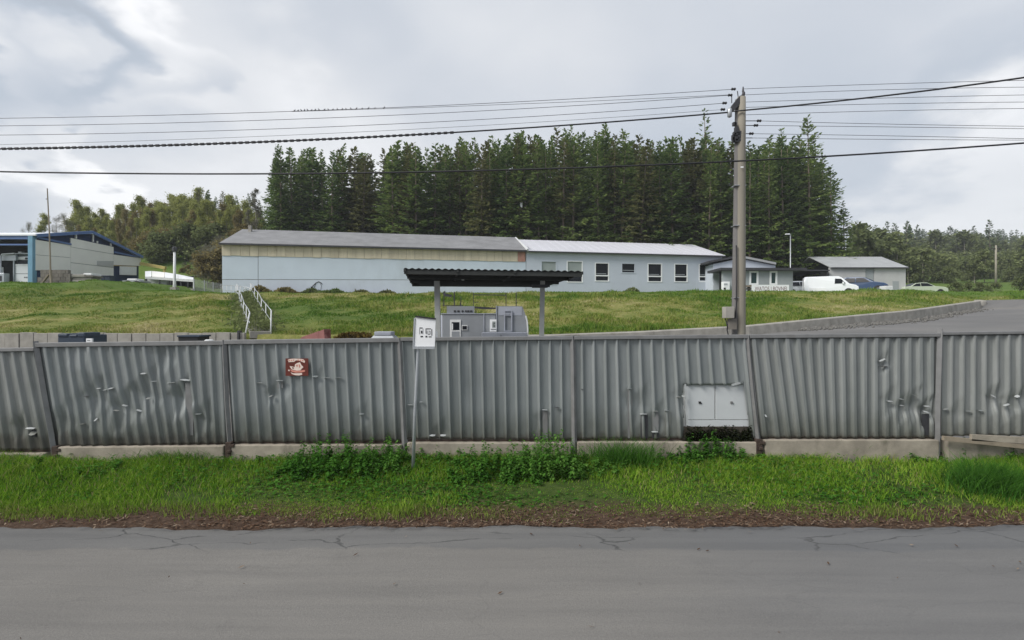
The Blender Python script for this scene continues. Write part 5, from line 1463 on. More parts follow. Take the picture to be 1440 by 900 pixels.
MB().box(X(1115, D2) - .25, X(1115, D2) + .002, D2 + .252, D2 + 2.5, zb, ztp).build('side_wall', M['wall_grey'], of)
MB().box(X(1016, D2), X(1115, D2) - .3, D2 + .7, D2 + .8, zb, ztp).build('inner_wall', M['interior_shade'], of)
for (x0, x1, y0, y1) in ow:
    a, b, c, d = X(x0, D2), X(x1, D2), Z(y1, D2), Z(y0, D2); f = .14
    mb = MB(); mb.box(a - .03, b + .03, D2 - .05, D2 + .1, d - f, d + .03); mb.box(a - .03, b + .03, D2 - .06, D2 + .1, c - .03, c + f * .8); mb.box(a - .03, a + f, D2 - .05, D2 + .1, c + f * .8, d - f); mb.box(b - f, b + .03, D2 - .05, D2 + .1, c + f * .8, d - f)
    w_ = mb.build('window', M['white'], of); MB().box(a + f, b - f, D2 + .04, D2 + .06, c + f * .8, d - f).build('pane', M['glass_green'], w_)
MB().box(X(1010.5, D2), X(1131, D2), D2 - .5, D2 + 2.9, Z(380.8, D2), Z(377.2, D2)).build('roof', M['trim_dark'], of)
MB().box(X(1127, D2), X(1128.5, D2), D2 + 2.4, D2 + 2.55, 4.6, Z(380.8, D2)).build('post', M['dark_steel'], of)
wbx = thing('gas_bottle_box', 'white equipment box against the office wall just left of the pole', 'box', (X(1021, D2 - .5), D2 - .5, 5.0))
MB().box(X(1017, D2 - .6), X(1026.5, D2 - .6), D2 - .6, D2 - .1, Z(408, D2 - .6), Z(396, D2 - .6)).build('body', M['white'], wbx, bevel=.04)
MB().box(X(1017.5, D2 - .6), X(1020.5, D2 - .6), D2 - .62, D2 - .601, Z(407, D2 - .6), Z(404.5, D2 - .6)).build('vent', M['ink'], wbx)
MB().box(X(1018, D2 - .6), X(1023, D2 - .6), D2 - .62, D2 - .601, Z(401, D2 - .6), Z(398.5, D2 - .6)).build('panel', M['galv'], wbx)
MB().box(X(1017.5, D2 - .6), X(1026, D2 - .6), D2 - .55, D2 - .15, 4.7, Z(408, D2 - .6)).build('stand', M['dark_steel'], wbx)

# banner
bd = 47.0
bn = thing('banner', 'long white banner with dark red lettering below the office windows', 'banner', (X(1083, bd), bd, 4.95))
A, B = at(1057.3, 411.5, bd), at(1109.6, 400.5, bd)
MB().box(A.x, B.x, bd, bd + .04, A.z, B.z).build('board', M['white'], bn)
for x in (1060, 1083, 1107): MB().box(X(x, bd) - .03, X(x, bd) + .03, bd + .045, bd + .1, 4.6, B.z - .1).build('post', M['dark_steel'], bn)


def text_mesh(body, x0, x1, z0, z1, y, mat, par, name='lettering'):
    cu = bpy.data.curves.new('t', 'FONT'); cu.body = body; to = bpy.data.objects.new('t', cu); COL.objects.link(to)
    bpy.context.view_layer.update(); me = bpy.data.meshes.new_from_object(to.evaluated_get(bpy.context.evaluated_depsgraph_get()))
    bpy.data.objects.remove(to); bpy.data.curves.remove(cu)
    co = np.empty(len(me.vertices) * 3, np.float32); me.vertices.foreach_get('co', co); co = co.reshape(-1, 3)
    mn, mx = co.min(0), co.max(0); off = WLOC[par.name]
    n = np.stack([x0 + (co[:, 0] - mn[0]) / (mx[0] - mn[0]) * (x1 - x0) - off.x, np.full(len(co), y - off.y), z0 + (co[:, 1] - mn[1]) / (mx[1] - mn[1]) * (z1 - z0) - off.z], 1)
    me.vertices.foreach_set('co', n.astype(np.float32).ravel()); me.materials.clear(); me.materials.append(M[mat]); me.update()
    return link_mesh(name, me, par)


text_mesh('.WATOS I BOVNEI', X(1060.5, bd), X(1106.5, bd), Z(408.8, bd), Z(403, bd), bd - .006, 'ink_red', bn)
o = thing('picnic_bench', 'weathered dark bench between pole and white banner', 'bench', (X(1052, bd + .6), bd + .6, 4.95))
b_ = bd + .6
MB().box(X(1047, b_), X(1057, b_), b_, b_ + .5, Z(403.4, b_), Z(401, b_)).build('top_board', M['wood_old'], o)
for x in (1048.5, 1055): MB().box(X(x, b_) - .06, X(x, b_) + .06, b_ + .05, b_ + .45, 4.85, Z(403.5, b_)).build('leg', M['wood_dark'], o)
MB().box(X(1047, b_), X(1057, b_), b_ - .3, b_ - .05, Z(407.2, b_), Z(405.6, b_)).build('seat_board', M['wood_dark'], o)

# ------------------------------------------------------------------ grey shed on the right
sh = thing('storage_shed', 'grey shed with low gable roof and black open left end', 'shed', (40.2, 62, 5.2))
x0, x1, y0, y1, ze, zr = 36.0, 44.6, 58.0, 66.0, 8.46, 10.16
for (a, b, m) in ((x0, 40.05, 'shed_wall'), (40.1, 41.0, 'wall_grey'), (41.05, x1, 'shed_wall')):
    MB().box(a, b, y0 + (.05 if m == 'wall_grey' else 0), y0 + .15, 4.9, ze).build('wall_panel', M[m], sh)
MB().box(x0, x1, y1 - .15, y1, 4.9, ze).build('rear_wall', M['interior_shade'], sh)
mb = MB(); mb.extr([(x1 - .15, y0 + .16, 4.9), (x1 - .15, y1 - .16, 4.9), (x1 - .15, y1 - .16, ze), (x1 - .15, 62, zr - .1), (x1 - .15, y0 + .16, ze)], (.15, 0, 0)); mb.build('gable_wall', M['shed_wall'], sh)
mb = MB(); mb.extr([(x0 + 1.2, y0 + .16, 4.9), (x0 + 1.2, y1 - .16, 4.9), (x0 + 1.2, y1 - .16, ze), (x0 + 1.2, 62, zr - .1), (x0 + 1.2, y0 + .16, ze)], (.1, 0, 0)); mb.build('shade_sheet', M['interior_shade'], sh)  # black sheet put in as the shade behind the open end
MB().box(43.1, 43.8, y0 - .03, y0 - .002, 5.9, 6.9).build('hatch', M['wall_grey'], sh)
o_ = .25
slab((x0 - .05, y0 - o_, ze + .0), (x1 + .15, y0 - o_, ze), (x1 + .15, 62, zr), (x0 - .05, 62, zr), .08, 'roof_front', 'shed_roof', sh)
slab((x0 - .05, 62, zr - .003), (x1 + .15, 62, zr - .003), (x1 + .15, y1 + o_, ze), (x0 - .05, y1 + o_, ze), .08, 'roof_back', 'shed_roof', sh)
MB().box(x0, x1 + .1, y0 - o_ - .08, y0 - o_ - .01, ze - .14, ze - .02).build('gutter', M['trim_dark'], sh)
mb = MB(); mb.bar((x0 + .05, y0 + .08, 4.9), (x0 + .05, y0 + .08, ze), .18); mb.build('corner_post', M['shed_wall'], sh)
# lean-to between office and shed
lt = thing('carport', 'dark open carport between the office and the grey shed', 'carport', (32, 60, 5.1))
MB().box(30.0, 35.7, 57.5, 64, 8.0, 8.15).build('roof', M['trim_dark'], lt)
MB().box(30.0, 35.7, 63.8, 64, 4.9, 8.0).build('back_wall', M['interior_shade'], lt)
for x in (30.1, 35.5): MB().box(x - .08, x + .08, 57.6, 57.76, 4.9, 8.0).build('post', M['dark_steel'], lt)

# ------------------------------------------------------------------ blue hall on the left
GA = Vector((-41.9, 45.0)); GB = Vector((-43.6, 60.0)); GU = (GB - GA).normalized(); GN = Vector((GU.y, -GU.x))       # GN faces right


def gp(px, py): return plane_hit(px, py, GA, GU)
def G3(s, z, off=0.0):
    p = GA + GU * s + GN * off; return Vector((p.x, p.y, z))


hl = thing('blue_hall', 'large open hall with navy gable, blue trim and cream wall panels', 'hall', (-55, 52, 5.6))
HE, HR = 10.0, 11.45; HB = 4.9; Lg = 15.1; XL = -78.0
mb = MB(); mb.extr([G3(.1, HB, -.12), G3(Lg - .05, HB, -.12), G3(Lg - .05, HE - .12, -.12), G3(7.5, HR - .12, -.12), G3(.1, HE - .12, -.12)], GN.to_3d() * -.1); mb.build('gable_core', M['navy'], hl)
for pts, m in (([(50, 337), (99, 344.8), (99, 362), (50, 358)], 'offwhite'), ([(50, 358.5), (99, 362.5), (99, 380), (50, 380)], 'offwhite'),
               ([(99.4, 334.5), (159.5, 347.3), (159.5, 357), (105, 348), (99.4, 347)], 'offwhite'), ([(99.4, 347.5), (105, 348.5), (159.5, 357.6), (159.5, 376), (99.4, 369)], 'offwhite'), ([(99.4, 369.6), (159.5, 376.6), (159.5, 394), (99.4, 396)], 'offwhite'),
               ([(160, 358), (197.8, 363), (197.8, 374), (160, 372.5)], 'offwhite'), ([(136, 367), (159, 367), (159, 375.6), (136, 373)], 'shed_wall'), ([(168.5, 374.5), (191.5, 375), (191.5, 387), (168.5, 386.5)], 'white')):
    o = .02 if m == 'offwhite' else .05
    mb = MB(); mb.extr([G3(*gp(x, y), o) for x, y in pts], GN.to_3d() * -.1); mb.build('wall_panel', M[m], hl)
mb = MB(); mb.extr([G3(*gp(160, 372.8), .04), G3(*gp(192, 374.4), .04), G3(*gp(192, 375.2), .04), G3(*gp(160, 373.8), .04)], GN.to_3d() * -.1); mb.build('lintel', M['ochre_sheet'], hl)
for a, b in (((48, 331), (127, 326.5)), ((127, 326.5), (198, 361.5))):
    A, B = G3(*gp(*a), .2), G3(*gp(*b), .2); MB().bar(A, B, .16, .28).build('verge_trim', M['blue_trim'], hl)
for a, b in (((50, 333.5), (99, 343.5)), ((160, 354.5), (196, 361.8))):
    A, B = G3(*gp(*a), .06), G3(*gp(*b), .06); MB().bar(A, B, .1, .16).build('brace', M['blue_trim'], hl)
for x, y0_, y1_ in ((106, 327.5, 335.5), (130, 328, 340), (136, 339, 342), (155, 342, 346)):
    MB().bar(G3(*gp(x, y0_), .05), G3(*gp(x, y1_), .05), .12).build('stud', M['white_rail'], hl)
slab(Vector((XL, 44.7, HE)), G3(-.3, HE, .25), G3(7.5, HR, .25), Vector((XL, 52.5, HR)), .12, 'roof_front', 'hall_roof', hl)
slab(Vector((XL, 52.5, HR - .003)), G3(7.5, HR - .003, .25), G3(Lg + .2, HE - .1, .25), Vector((XL, 60.3, HE - .1)), .12, 'roof_back', 'hall_roof', hl)
c = at(44.6, 360, 44.9); MB().box(c.x - .2, c.x + .2, 44.75, 45.15, HB, HE - .12).build('corner_post', M['blue_post'], hl)
MB().box(XL, c.x - .2, 44.85, 44.98, HE - .42, HE - .12).build('header', M['blue_trim'], hl); MB().box(XL, c.x - .2, 44.9, 44.98, HE - .95, HE - .82).build('rail', M['blue_trim'], hl)
MB().box(XL, -43.8, 59.7, 59.9, HB, HE - .15).build('rear_wall', M['interior_shade'], hl)
MB().box(XL, -42.7, 50.2, 50.35, HB, HE - .12).build('inner_partition', M['interior_shade'], hl)
MB().box(XL, -42.3, 45.0, 59.6, HB - .2, 5.55).build('floor', M['concrete_dark'], hl)

# coach parked in the hall
bd_ = 46.2
bs = thing('coach', 'white coach parked inside the blue hall beside the blue post', 'bus', (X(31, bd_), bd_ + 1.5, 5.55))
bx = lambda v: X(v, bd_)
bz = lambda v: Z(v, bd_)
MB().box(bx(20), bx(46.5), bd_, bd_ + 3.4, 5.6, bz(371.5)).build('body', M['car_white'], bs, bevel=.12)
MB().box(bx(22), bx(46), bd_ + .1, bd_ + 3.3, bz(371.5), bz(359)).build('upper_body', M['car_silver'], bs, bevel=.1)
MB().box(bx(22.8), bx(44), bd_ + .03, bd_ + .098, bz(370.5), bz(365.8)).build('rear_window', M['glass_dark'], bs)
MB().box(bx(22.8), bx(44), bd_ + .03, bd_ + .098, bz(365), bz(361.5)).build('window_band', M['white'], bs)
MB().box(bx(35), bx(39), bd_ + .0, bd_ + .028, bz(364.6), bz(362.3)).build('vent', M['ink'], bs)
MB().box(bx(20.6), bx(46), bd_ - .03, bd_ - .002, bz(373.6), bz(371.6)).build('bumper_strip', M['white'], bs)
MB().box(bx(22), bx(45), bd_ - .01, bd_ - .002, bz(385.2), bz(384.6)).build('seam', M['dark_steel'], bs)
for x in (34, 36, 37.6, 39.4, 41): MB().box(bx(x), bx(x + 1.1), bd_ - .012, bd_ - .008, bz(391), bz(389.2)).build('symbol', M['dark_steel'], bs)
MB().tube([(bx(20.5), bd_ - .05, 5.7), (bx(20.5), bd_ - .05, bz(366)), (bx(22.5), bd_ - .05, bz(358)), (bx(25), bd_ - .05, bz(356.8)), (bx(46), bd_ - .05, bz(356.6))], .07, 6).build('frame', M['car_silver'], bs)
MB().box(bx(24), bx(28.5), bd_ + .1, bd_ + .4, bz(356.4), bz(353.8)).build('roof_lamp', M['white'], bs)
for x in (23.5, 43): MB().lathe([(.5, 0), (.5, .3)], (bx(x), bd_ + .6, 5.75), 14, 'X').build('wheel', M['black'], bs)
tt = thing('storage_rack', 'white tubular rack and cabinet at the left edge inside the hall', 'rack', (X(6, 45.8), 45.8, 5.55))
e_ = 45.8
MB().tube([at(1, 398, e_), at(1, 361, e_), at(3, 357.5, e_), at(21, 356.5, e_)], .07, 6).build('frame', M['car_silver'], tt)
MB().box(X(-2, e_), X(19, e_), e_ + .2, e_ + .4, Z(366, e_), Z(358, e_)).build('panel', M['car_silver'], tt)
MB().box(X(-2, e_), X(10.5, e_), e_ - .3, e_ + .2, 5.6, Z(384.5, e_)).build('cabinet', M['car_silver'], tt, bevel=.03)
MB().box(X(2, e_), X(7, e_), e_ - .33, e_ - .31, Z(395.5, e_), Z(388, e_)).build('vent', M['dark_steel'], tt)
MB().box(X(-2, e_), X(2, e_), e_ + .0, e_ + .18, Z(384.4, e_), Z(375.5, e_)).build('notice', M['white'], tt)

# block wall, slabs, bins in front of the hall
bw = thing('block_wall', 'rough brown-grey concrete block wall below the cream panels', 'wall', (X(75, 43.8), 43.8, 5.5))
w0 = 43.8
A, B = X(52.5, w0), X(98.5, w0); zb_ = 5.2; zt_ = Z(379.3, w0); nr = 5; nc = 7
for r in range(nr):
    for q in range(nc + 1):
        a = A + (B - A) * (q - (.5 if r % 2 else 0)) / nc; b = a + (B - A) / nc; a, b = max(a, A + (.25 if r > 2 else 0) ), min(b, B - (.18 if r > 3 else 0))
        if b - a < .08: continue
        MB().box(a + .012, b - .012, w0 + rnd.uniform(-.015, .015), w0 + .3, zb_ + (zt_ - zb_) * r / nr + .01, zb_ + (zt_ - zb_) * (r + 1) / nr - .01).build('block', M['concrete_dark'], bw)
MB().box(A + .3, B - .25, w0 + .08, w0 + .25, zb_, zt_ - .05).build('mortar', M['concrete_dark'], bw)
o = MB().bar(at(58.5, 399.5, 43.4), at(69, 386, 43.4), .18, .08).build('leaning_plank', M['wood_old'], None); tag(o, 'pale plank leaning against the brown-grey block wall', 'plank')
o = thing('wooden_mast', 'tall thin wooden mast rising in front of the blue hall', 'mast', tuple(at(72, 399, 43.3)))
MB().tube([at(72.5, 402, 43.3), at(71, 380, 43.3)], .11, 6).build('stub', M['wood_old'], o)
MB().tube([at(71.2, 385, 43.3), at(70, 340, 43.3), at(66.5, 265, 43.3)], [.06, .055, .04], 6).build('mast_pole', M['wood_old'], o)
MB().bar(at(64.5, 280, 43.3), at(67.5, 279.5, 43.3), .05).build('peg', M['dark_steel'], o)
for k, (x0_, x1_, y0_, y1_) in enumerate(((101, 134, 393.5, 399), (102, 128, 389.8, 393.3), (100, 119, 385.8, 389.6), (117, 128.5, 384, 387.2), (119, 131, 387.6, 389.6))):
    d = 43.9 + .12 * (k % 2)
    o = MB().box(X(x0_, d), X(x1_, d), d, d + 1.1, Z(y1_, d) - (.25 if k == 0 else 0), Z(y0_, d)).build('concrete_slab', M['white_rail'] if k == 3 else (M['concrete_dark'] if k == 4 else M['concrete']), None, bevel=.04)
    tag(o, ('widest concrete slab at the bottom of the slab pile', 'middle concrete slab of the pile by the hall', 'upper left concrete slab of the pile by the hall', 'white block on top of the slab pile', 'dark flat block under the white block on the slab pile')[k], 'slab', 'slabs piled in front of the hall')
for k, (x0_, x1_) in enumerate(((133, 140), (139.5, 147), (146.5, 154.5))):
    d = 47.5; r_ = thing('plastic_bin', ('left of three dark blue bins below the cream panels', 'middle of three dark blue bins below the cream panels', 'right of three dark blue bins below the cream panels')[k], 'bin', (X((x0_ + x1_) / 2, d), d + .3, 5.6), 'dark bins beside the hall')
    MB().box(X(x0_, d) + .03, X(x1_, d) - .03, d, d + .6, 5.5, Z(388.6, d)).build('body', M['bin_navy'], r_, bevel=.03); MB().box(X(x0_, d), X(x1_, d), d - .05, d + .65, Z(388.5, d), Z(387.2, d)).build('lid', M['bin_navy'], r_, bevel=.03)
tr = thing('flatbed_trailer', 'low flatbed trailer with pale load by the end of the hall', 'trailer', (X(185, 47), 47, 5.7))
MB().box(X(172, 47), X(197, 47), 47, 48.5, Z(396.4, 47), Z(394.2, 47)).build('bed', M['galv'], tr)
MB().box(X(176, 47), X(190, 47), 47.2, 48.2, Z(394, 47), Z(391.5, 47)).build('load', M['white_rail'], tr, bevel=.05)
for x in (180, 192): MB().lathe([(.2, 0), (.22, .04), (.22, .16), (.2, .2)], (X(x, 47), 46.95, Z(397.5, 47)), 12, 'Y').build('wheel', M['black'], tr)
MB().bar(at(172, 395.5, 47.7), at(166, 396.5, 47.7), .08).build('drawbar', M['dark_steel'], tr)
MB().box(X(190.5, 46.98), X(195, 46.98), 46.95, 46.99, Z(395.3, 47), Z(394.4, 47)).build('tail_lamp', M['white'], tr)

# low awning shed and barrels
aw = thing('awning_shed', 'low open shed with white sloping awning roof left of the warehouse', 'shed', (X(238, 52), 53, 5.2))
dA = 52.0
for (pts, m, nm) in (([(204, 381.5), (213, 381), (213, 388.5), (204, 389)], 'white', 'roof_panel'), ([(213.6, 381), (231, 382.8), (231, 390), (213.6, 388.6)], 'offwhite', 'roof_panel'), ([(231.4, 382.8), (250, 385.6), (250, 391.6), (231.4, 390)], 'white', 'roof_panel'), ([(250.4, 385.7), (272, 390.2), (272, 393), (250.4, 391.6)], 'white', 'roof_panel')):
    P = [at(pts[0][0], pts[0][1], dA + 2), at(pts[1][0], pts[1][1], dA + 2), at(pts[2][0], pts[2][1], dA), at(pts[3][0], pts[3][1], dA)]
    mb = MB(); mb.extr(P, (0, 0, -.06)); mb.build(nm, M[m], aw)
mb = MB(); mb.extr([at(204, 389, dA - .02), at(272, 393, dA - .02), at(272, 396.5, dA - .02), at(204, 392, dA - .02)], (0, .05, 0)); mb.build('fascia', M['white_rail'], aw)
for x in (205.5, 224, 240, 254, 264, 272): MB().box(X(x, dA) - .05, X(x, dA) + .05, dA, dA + .1, 4.9, Z(389.5 + (x - 204) * .06, dA)).build('post', M['white_rail'] if x > 270 else M['dark_steel'], aw)
MB().box(X(204, dA + 2), X(272, dA + 2), dA + 2, dA + 2.1, 4.8, Z(388, dA + 2)).build('back_wall', M['interior_shade'], aw)
MB().box(X(200, dA - .3), X(272, dA - .3), dA - .4, dA - .2, 4.9, Z(405.8, dA - .3)).build('kerb', M['concrete'], aw)
MB().box(X(206, dA + 1), X(235, dA + 1), dA + 1, dA + 1.4, 5.6, Z(391, dA + 1)).build('hanging_sheet', M['white_rail'], aw)
for k, x in enumerate((222.5, 229, 235.5)):
    o = MB().lathe([(.20, 0), (.225, .02), (.225, .24), (.235, .26), (.225, .28), (.225, .52), (.235, .54), (.225, .56), (.225, .80), (.2, .83)], (X(x, dA + .4), dA + .45, 5.22), 14).build('barrel', M['blue_plastic'], None, smooth=True)
    tag(o, ('left blue plastic barrel under the white awning', 'middle blue plastic barrel under the white awning', 'right blue plastic barrel under the white awning')[k], 'barrel', 'blue barrels under the awning')
o = MB().bar(at(198, 370.5, 60), at(233, 377, 60), .35, .35).build('yellow_pipe', M['yellow'], None); tag(o, 'pale yellow pipe slanting down behind the blue hall', 'pipe')
MB().bar(at(231, 376.6, 60), at(231.5, 392, 60), .2).build('support', M['yellow'], o)
# wire mesh fence between awning and warehouse
mf = thing('mesh_fence', 'grey wire mesh fence between the awning shed and the warehouse', 'fence', (X(292, 51), 51, 5))
d = 51.0
for x, y in ((273, 392), (287.5, 394), (300, 397), (311, 399)): MB().tube([at(x, y, d), (X(x, d), d, 4.6)], .05, 6).build('post', M['galv'], mf)
mb = MB()
for k in range(12):
    y = 393 + k * 1.3; mb.bar(at(273, y, d), at(311, y + 6, d), .012)
for k in range(30):
    x = 273 + k * 1.3; y = 393 + (x - 273) * .16; mb.bar(at(x, y, d), at(x, y + 15, d), .012)
mb.build('mesh', M['galv'], mf)


# ------------------------------------------------------------------ lamp posts and far poles
def lamp_post(px, ytop, ybot, d, label, r, mat, arm=None, cap=True):
    base = at(px, ybot, d); base.z = h1(base.x, d) - .05
    o = thing('lamp_post', label, 'lamp post', tuple(base)); top = at(px, ytop, d)
    MB().tube([base, base + Vector((0, 0, .8)), top], [r * 1.3, r, r * .75], 8).build('pole', M[mat], o, smooth=True)
    if arm:
        e = at(px + arm, ytop - .6, d); MB().tube([top, at(px + arm * .4, ytop - 1.6, d), e], r * .6, 6).build('arm', M[mat], o)
        MB().obox(e, (.5, .25, .12)).build('lamp_head', M['white'], o, bevel=.03)
    elif cap:
        MB().lathe([(r * 1.3, -.25), (r * 1.6, -.2), (r * 1.6, .12), (r * .8, .2)], top, 10).build('lamp_head', M['dark_steel'], o)
    MB().obox(base + Vector((0, 0, .25)), (r * 4, r * 4, .4)).build('foot', M['concrete'], o)


lamp_post(245.5, 350, 408, 46.5, 'white lamp post in front of the awning shed', .13, 'white_rail')
lamp_post(1111.5, 330, 378, 60, 'slim street lamp standing behind the office roof', .07, 'galv', -4)


def far_pole(px, ytop, ybot, d, r, label):
    b = at(px, ybot, d); b.z = h1(b.x, d) - .3; t = at(px, ytop, d)
    o = thing('telegraph_pole', label, 'pole', tuple(b)); MB().tube([b, t], [r * 1.2, r * .9], 8).build('pole', M['bark_pale'], o, smooth=True)
    MB().bar(t - Vector((1.0 * r / .18, 0, .5)), t + Vector((1.0 * r / .18, 0, -.5)), .12).build('crossarm', M['wood_dark'], o)


far_pole(1400.5, 345, 402, 78, .13, 'pale telegraph pole in front of the far right hillside')
far_pole(1297.5, 356, 400, 120, .2, 'short distant telegraph pole above the shed roof end')

# ------------------------------------------------------------------ vehicles
def vehicle(name, label, cat, loc, rot, prof, W, belt, paint, side_glass, front_glass, wheels, lamps, rear_glass=None, group='vehicles parked beyond the slope', extra=None, roofk=.80, size=1.0):
    """prof: closed side outline (x forward, z up); built at the origin, then placed"""
    root = thing(name, label, cat, (0, 0, 0), group)
    zr = max(z for x, z in prof); L0 = min(x for x, z in prof); L1 = max(x for x, z in prof); cx = (L0 + L1) / 2

    def wd(z): return W / 2 * (1 - .03 * max(0, .5 - z)) if z < belt else W / 2 * (1 - (1 - roofk) * (z - belt) / (zr - belt))
    sl = [(-1, .05), (-.985, .02), (-.93, 0), (0, -.012), (.93, 0), (.985, .02), (1, .05)]
    vs = []; fs = []; n = len(prof)
    for f, ins in sl:
        for x, z in prof:
            xx = x - math.copysign(min(ins * 1.5, abs(x - cx)), x - cx); zz = z - ins * (1 if z > .6 else 0)
            vs.append((xx, wd(z) * f, zz))
    for j in range(len(sl) - 1):
        for i in range(n): fs.append((j * n + i, j * n + (i + 1) % n, (j + 1) * n + (i + 1) % n, (j + 1) * n + i))
    fs.append(tuple(range(n))); fs.append(tuple((len(sl) - 1) * n + i for i in range(n - 1, -1, -1)))
    MB().add(vs, fs).build('body', M[paint], root, bevel=.02)
    for sgn in (-1, 1):
        for poly in side_glass:
            P = [(x, sgn * (wd(z) + .004), z) for x, z in poly]; mb = MB(); mb.extr(P, (0, -sgn * .03, 0)); mb.build('side_window', M['glass_dark'], root)

    def across(a, b, nm, k=.86, m='glass_dark'):
        d = Vector((b[0] - a[0], 0, b[1] - a[1])); nrm = Vector((-d.z, 0, d.x)).normalized()
        if nrm.z < 0: nrm = -nrm
        P = [Vector((a[0], -wd(a[1]) * k, a[1])), Vector((a[0], wd(a[1]) * k, a[1])), Vector((b[0], wd(b[1]) * k, b[1])), Vector((b[0], -wd(b[1]) * k, b[1]))]
        mb = MB(); mb.extr([p + nrm * .022 for p in P], nrm * -.03); return mb.build(nm, M[m], root)
    across(*front_glass, 'windscreen')
    if rear_glass: across(*rear_glass, 'rear_window')
    for wx, r in wheels:
        for sgn in (-1, 1):
            y = sgn * (W / 2 - .10)
            t = MB().lathe([(r * .72, -.10), (r * .96, -.09), (r, -.05), (r, .05), (r * .96, .09), (r * .72, .10)], (wx, y, r), 18, 'Y').build('wheel', M['black'], root)
            MB().lathe([(r * .55, -.105), (r * .6, -.06), (r * .6, .06), (r * .55, .105)], (wx, y, r), 14, 'Y').build('rim', M['galv'], t)
            MB().lathe([(r * 1.16, -.02), (r * 1.16, .02)], (wx, sgn * (W / 2 + .003) - sgn * .018, r * 1.02), 18, 'Y').build('wheel_arch', M['black'], root)
    for (x, z, s) in lamps:
        for sgn in (-1, 1):
            MB().obox((x, sgn * (W / 2 - .28), z), (.09, s, s * .5)).build('headlight', M['lens'], root, bevel=.02)
    for k in (extra or []):
        b, m, nm = k; MB().box(*b).build(nm, M[m], root, bevel=.015)
    root.location = loc; root.rotation_euler = (0, 0, rot); root.scale = (size,) * 3
    return root


van_prof = [(-2.35, .35), (-2.38, .8), (-2.36, 1.5), (-2.30, 1.93), (-2.1, 1.97), (.0, 1.98), (.75, 1.95), (1.05, 1.78), (1.62, 1.18), (2.2, 1.02), (2.40, .85), (2.45, .55), (2.42, .32), (1.9, .26), (-1.9, .26)]
vd = 53.0
vehicle('delivery_van', 'white delivery van parked nose to the right', 'van', (X(1166, vd), vd, h1(X(1166, vd), vd) - .1), R(-24), van_prof, 1.92, 1.15, 'car_white',
        [[(.35, 1.2), (.95, 1.2), (1.32, 1.2), (.92, 1.68), (.4, 1.72)]], ((1.58, 1.23), (1.03, 1.82)), [(-1.45, .33), (1.55, .33)], [(2.36, .82, .34)],
        extra=[((2.36, 2.455, -.75, .75, .40, .62), 'black', 'bumper'), ((2.38, 2.43, -.45, .45, .72, .86), 'black', 'grille'), ((2.45, 2.47, -.26, .26, .46, .56), 'white', 'number_plate'), ((1.0, 1.15, -1.13, -.96, 1.15, 1.36), 'car_white', 'mirror'), ((1.0, 1.15, .96, 1.13, 1.15, 1.36), 'car_white', 'mirror'),
               ((-1.9, -.4, -.972, -.95, .45, .8), 'white', 'side_panel')])
hat_prof = [(-2.0, .4), (-2.05, .8), (-1.95, 1.1), (-1.65, 1.46), (-1.2, 1.55), (-.2, 1.56), (.25, 1.48), (1.0, 1.06), (1.75, .92), (2.02, .75), (2.08, .5), (2.0, .28), (1.6, .22), (-1.6, .22), (-1.9, .28)]
hd = 55.0
vehicle('hatchback', 'dark blue hatchback parked behind the white van', 'car', (X(1212, hd), hd, h1(X(1212, hd), hd) + .1), R(-38), hat_prof, 1.78, .98, 'car_blue',
        [[(-1.5, 1.03), (-.5, 1.03), (-.5, 1.44), (-1.2, 1.42)], [(-.42, 1.03), (.72, 1.03), (.2, 1.42), (-.42, 1.45)]], ((.98, 1.09), (.32, 1.46)), [(-1.25, .31), (1.3, .31)], [(1.95, .72, .3)], ((-1.93, 1.14), (-1.66, 1.43)),
        extra=[((1.99, 2.07, -.7, .7, .36, .52), 'black', 'bumper')], size=1.12)
sed_prof = [(-2.2, .42), (-2.25, .75), (-2.15, .95), (-1.55, 1.0), (-.95, 1.36), (-.3, 1.42), (.2, 1.40), (.95, .98), (1.8, .90), (2.15, .76), (2.22, .5), (2.15, .3), (1.7, .23), (-1.7, .23), (-2.1, .3)]
gd = 58.0
vehicle('sedan', 'pale green sedan parked alone at the right end', 'car', (X(1296, gd), gd, h1(X(1296, gd), gd) - .1), R(-10), sed_prof, 1.75, .94, 'car_green',
        [[(-1.4, 1.0), (-.55, 1.0), (-.55, 1.34), (-.95, 1.30)], [(-.48, 1.0), (.75, 1.0), (.2, 1.34), (-.48, 1.36)]], ((.92, 1.01), (.26, 1.38)), [(-1.35, .31), (1.4, .31)], [(2.12, .68, .3)], ((-1.5, 1.03), (-.98, 1.34)),
        extra=[((2.16, 2.225, -.7, .7, .34, .5), 'black', 'bumper'), ((-1.0, 1.0, -.885, -.87, .27, .36), 'black', 'sill')])
ed = 56.0
vehicle('estate_car', 'silver car half hidden left of the white van', 'car', (X(1126, ed), ed, h1(X(1126, ed), ed) + .02), R(-4), hat_prof, 1.75, .98, 'car_silver',
        [[(-1.5, 1.03), (-.5, 1.03), (-.5, 1.44), (-1.2, 1.42)], [(-.42, 1.03), (.72, 1.03), (.2, 1.42), (-.42, 1.45)]], ((.98, 1.09), (.32, 1.46)), [(-1.25, .31), (1.3, .31)], [(1.95, .72, .3)], ((-1.93, 1.14), (-1.66, 1.43)))
o = thing('water_tank', 'pale white cube tank between blue hatchback and grey shed wall', 'tank', (X(1250, 50), 50, 5.1))
MB().box(X(1244.5, 50), X(1256, 50), 50, 50.8, 5.1, Z(402, 50)).build('tank', M['white_rail'], o, bevel=.05)
MB().lathe([(.12, 0), (.12, .1)], (X(1250, 50), 50.4, Z(402, 50)), 10).build('cap', M['dark_steel'], o)

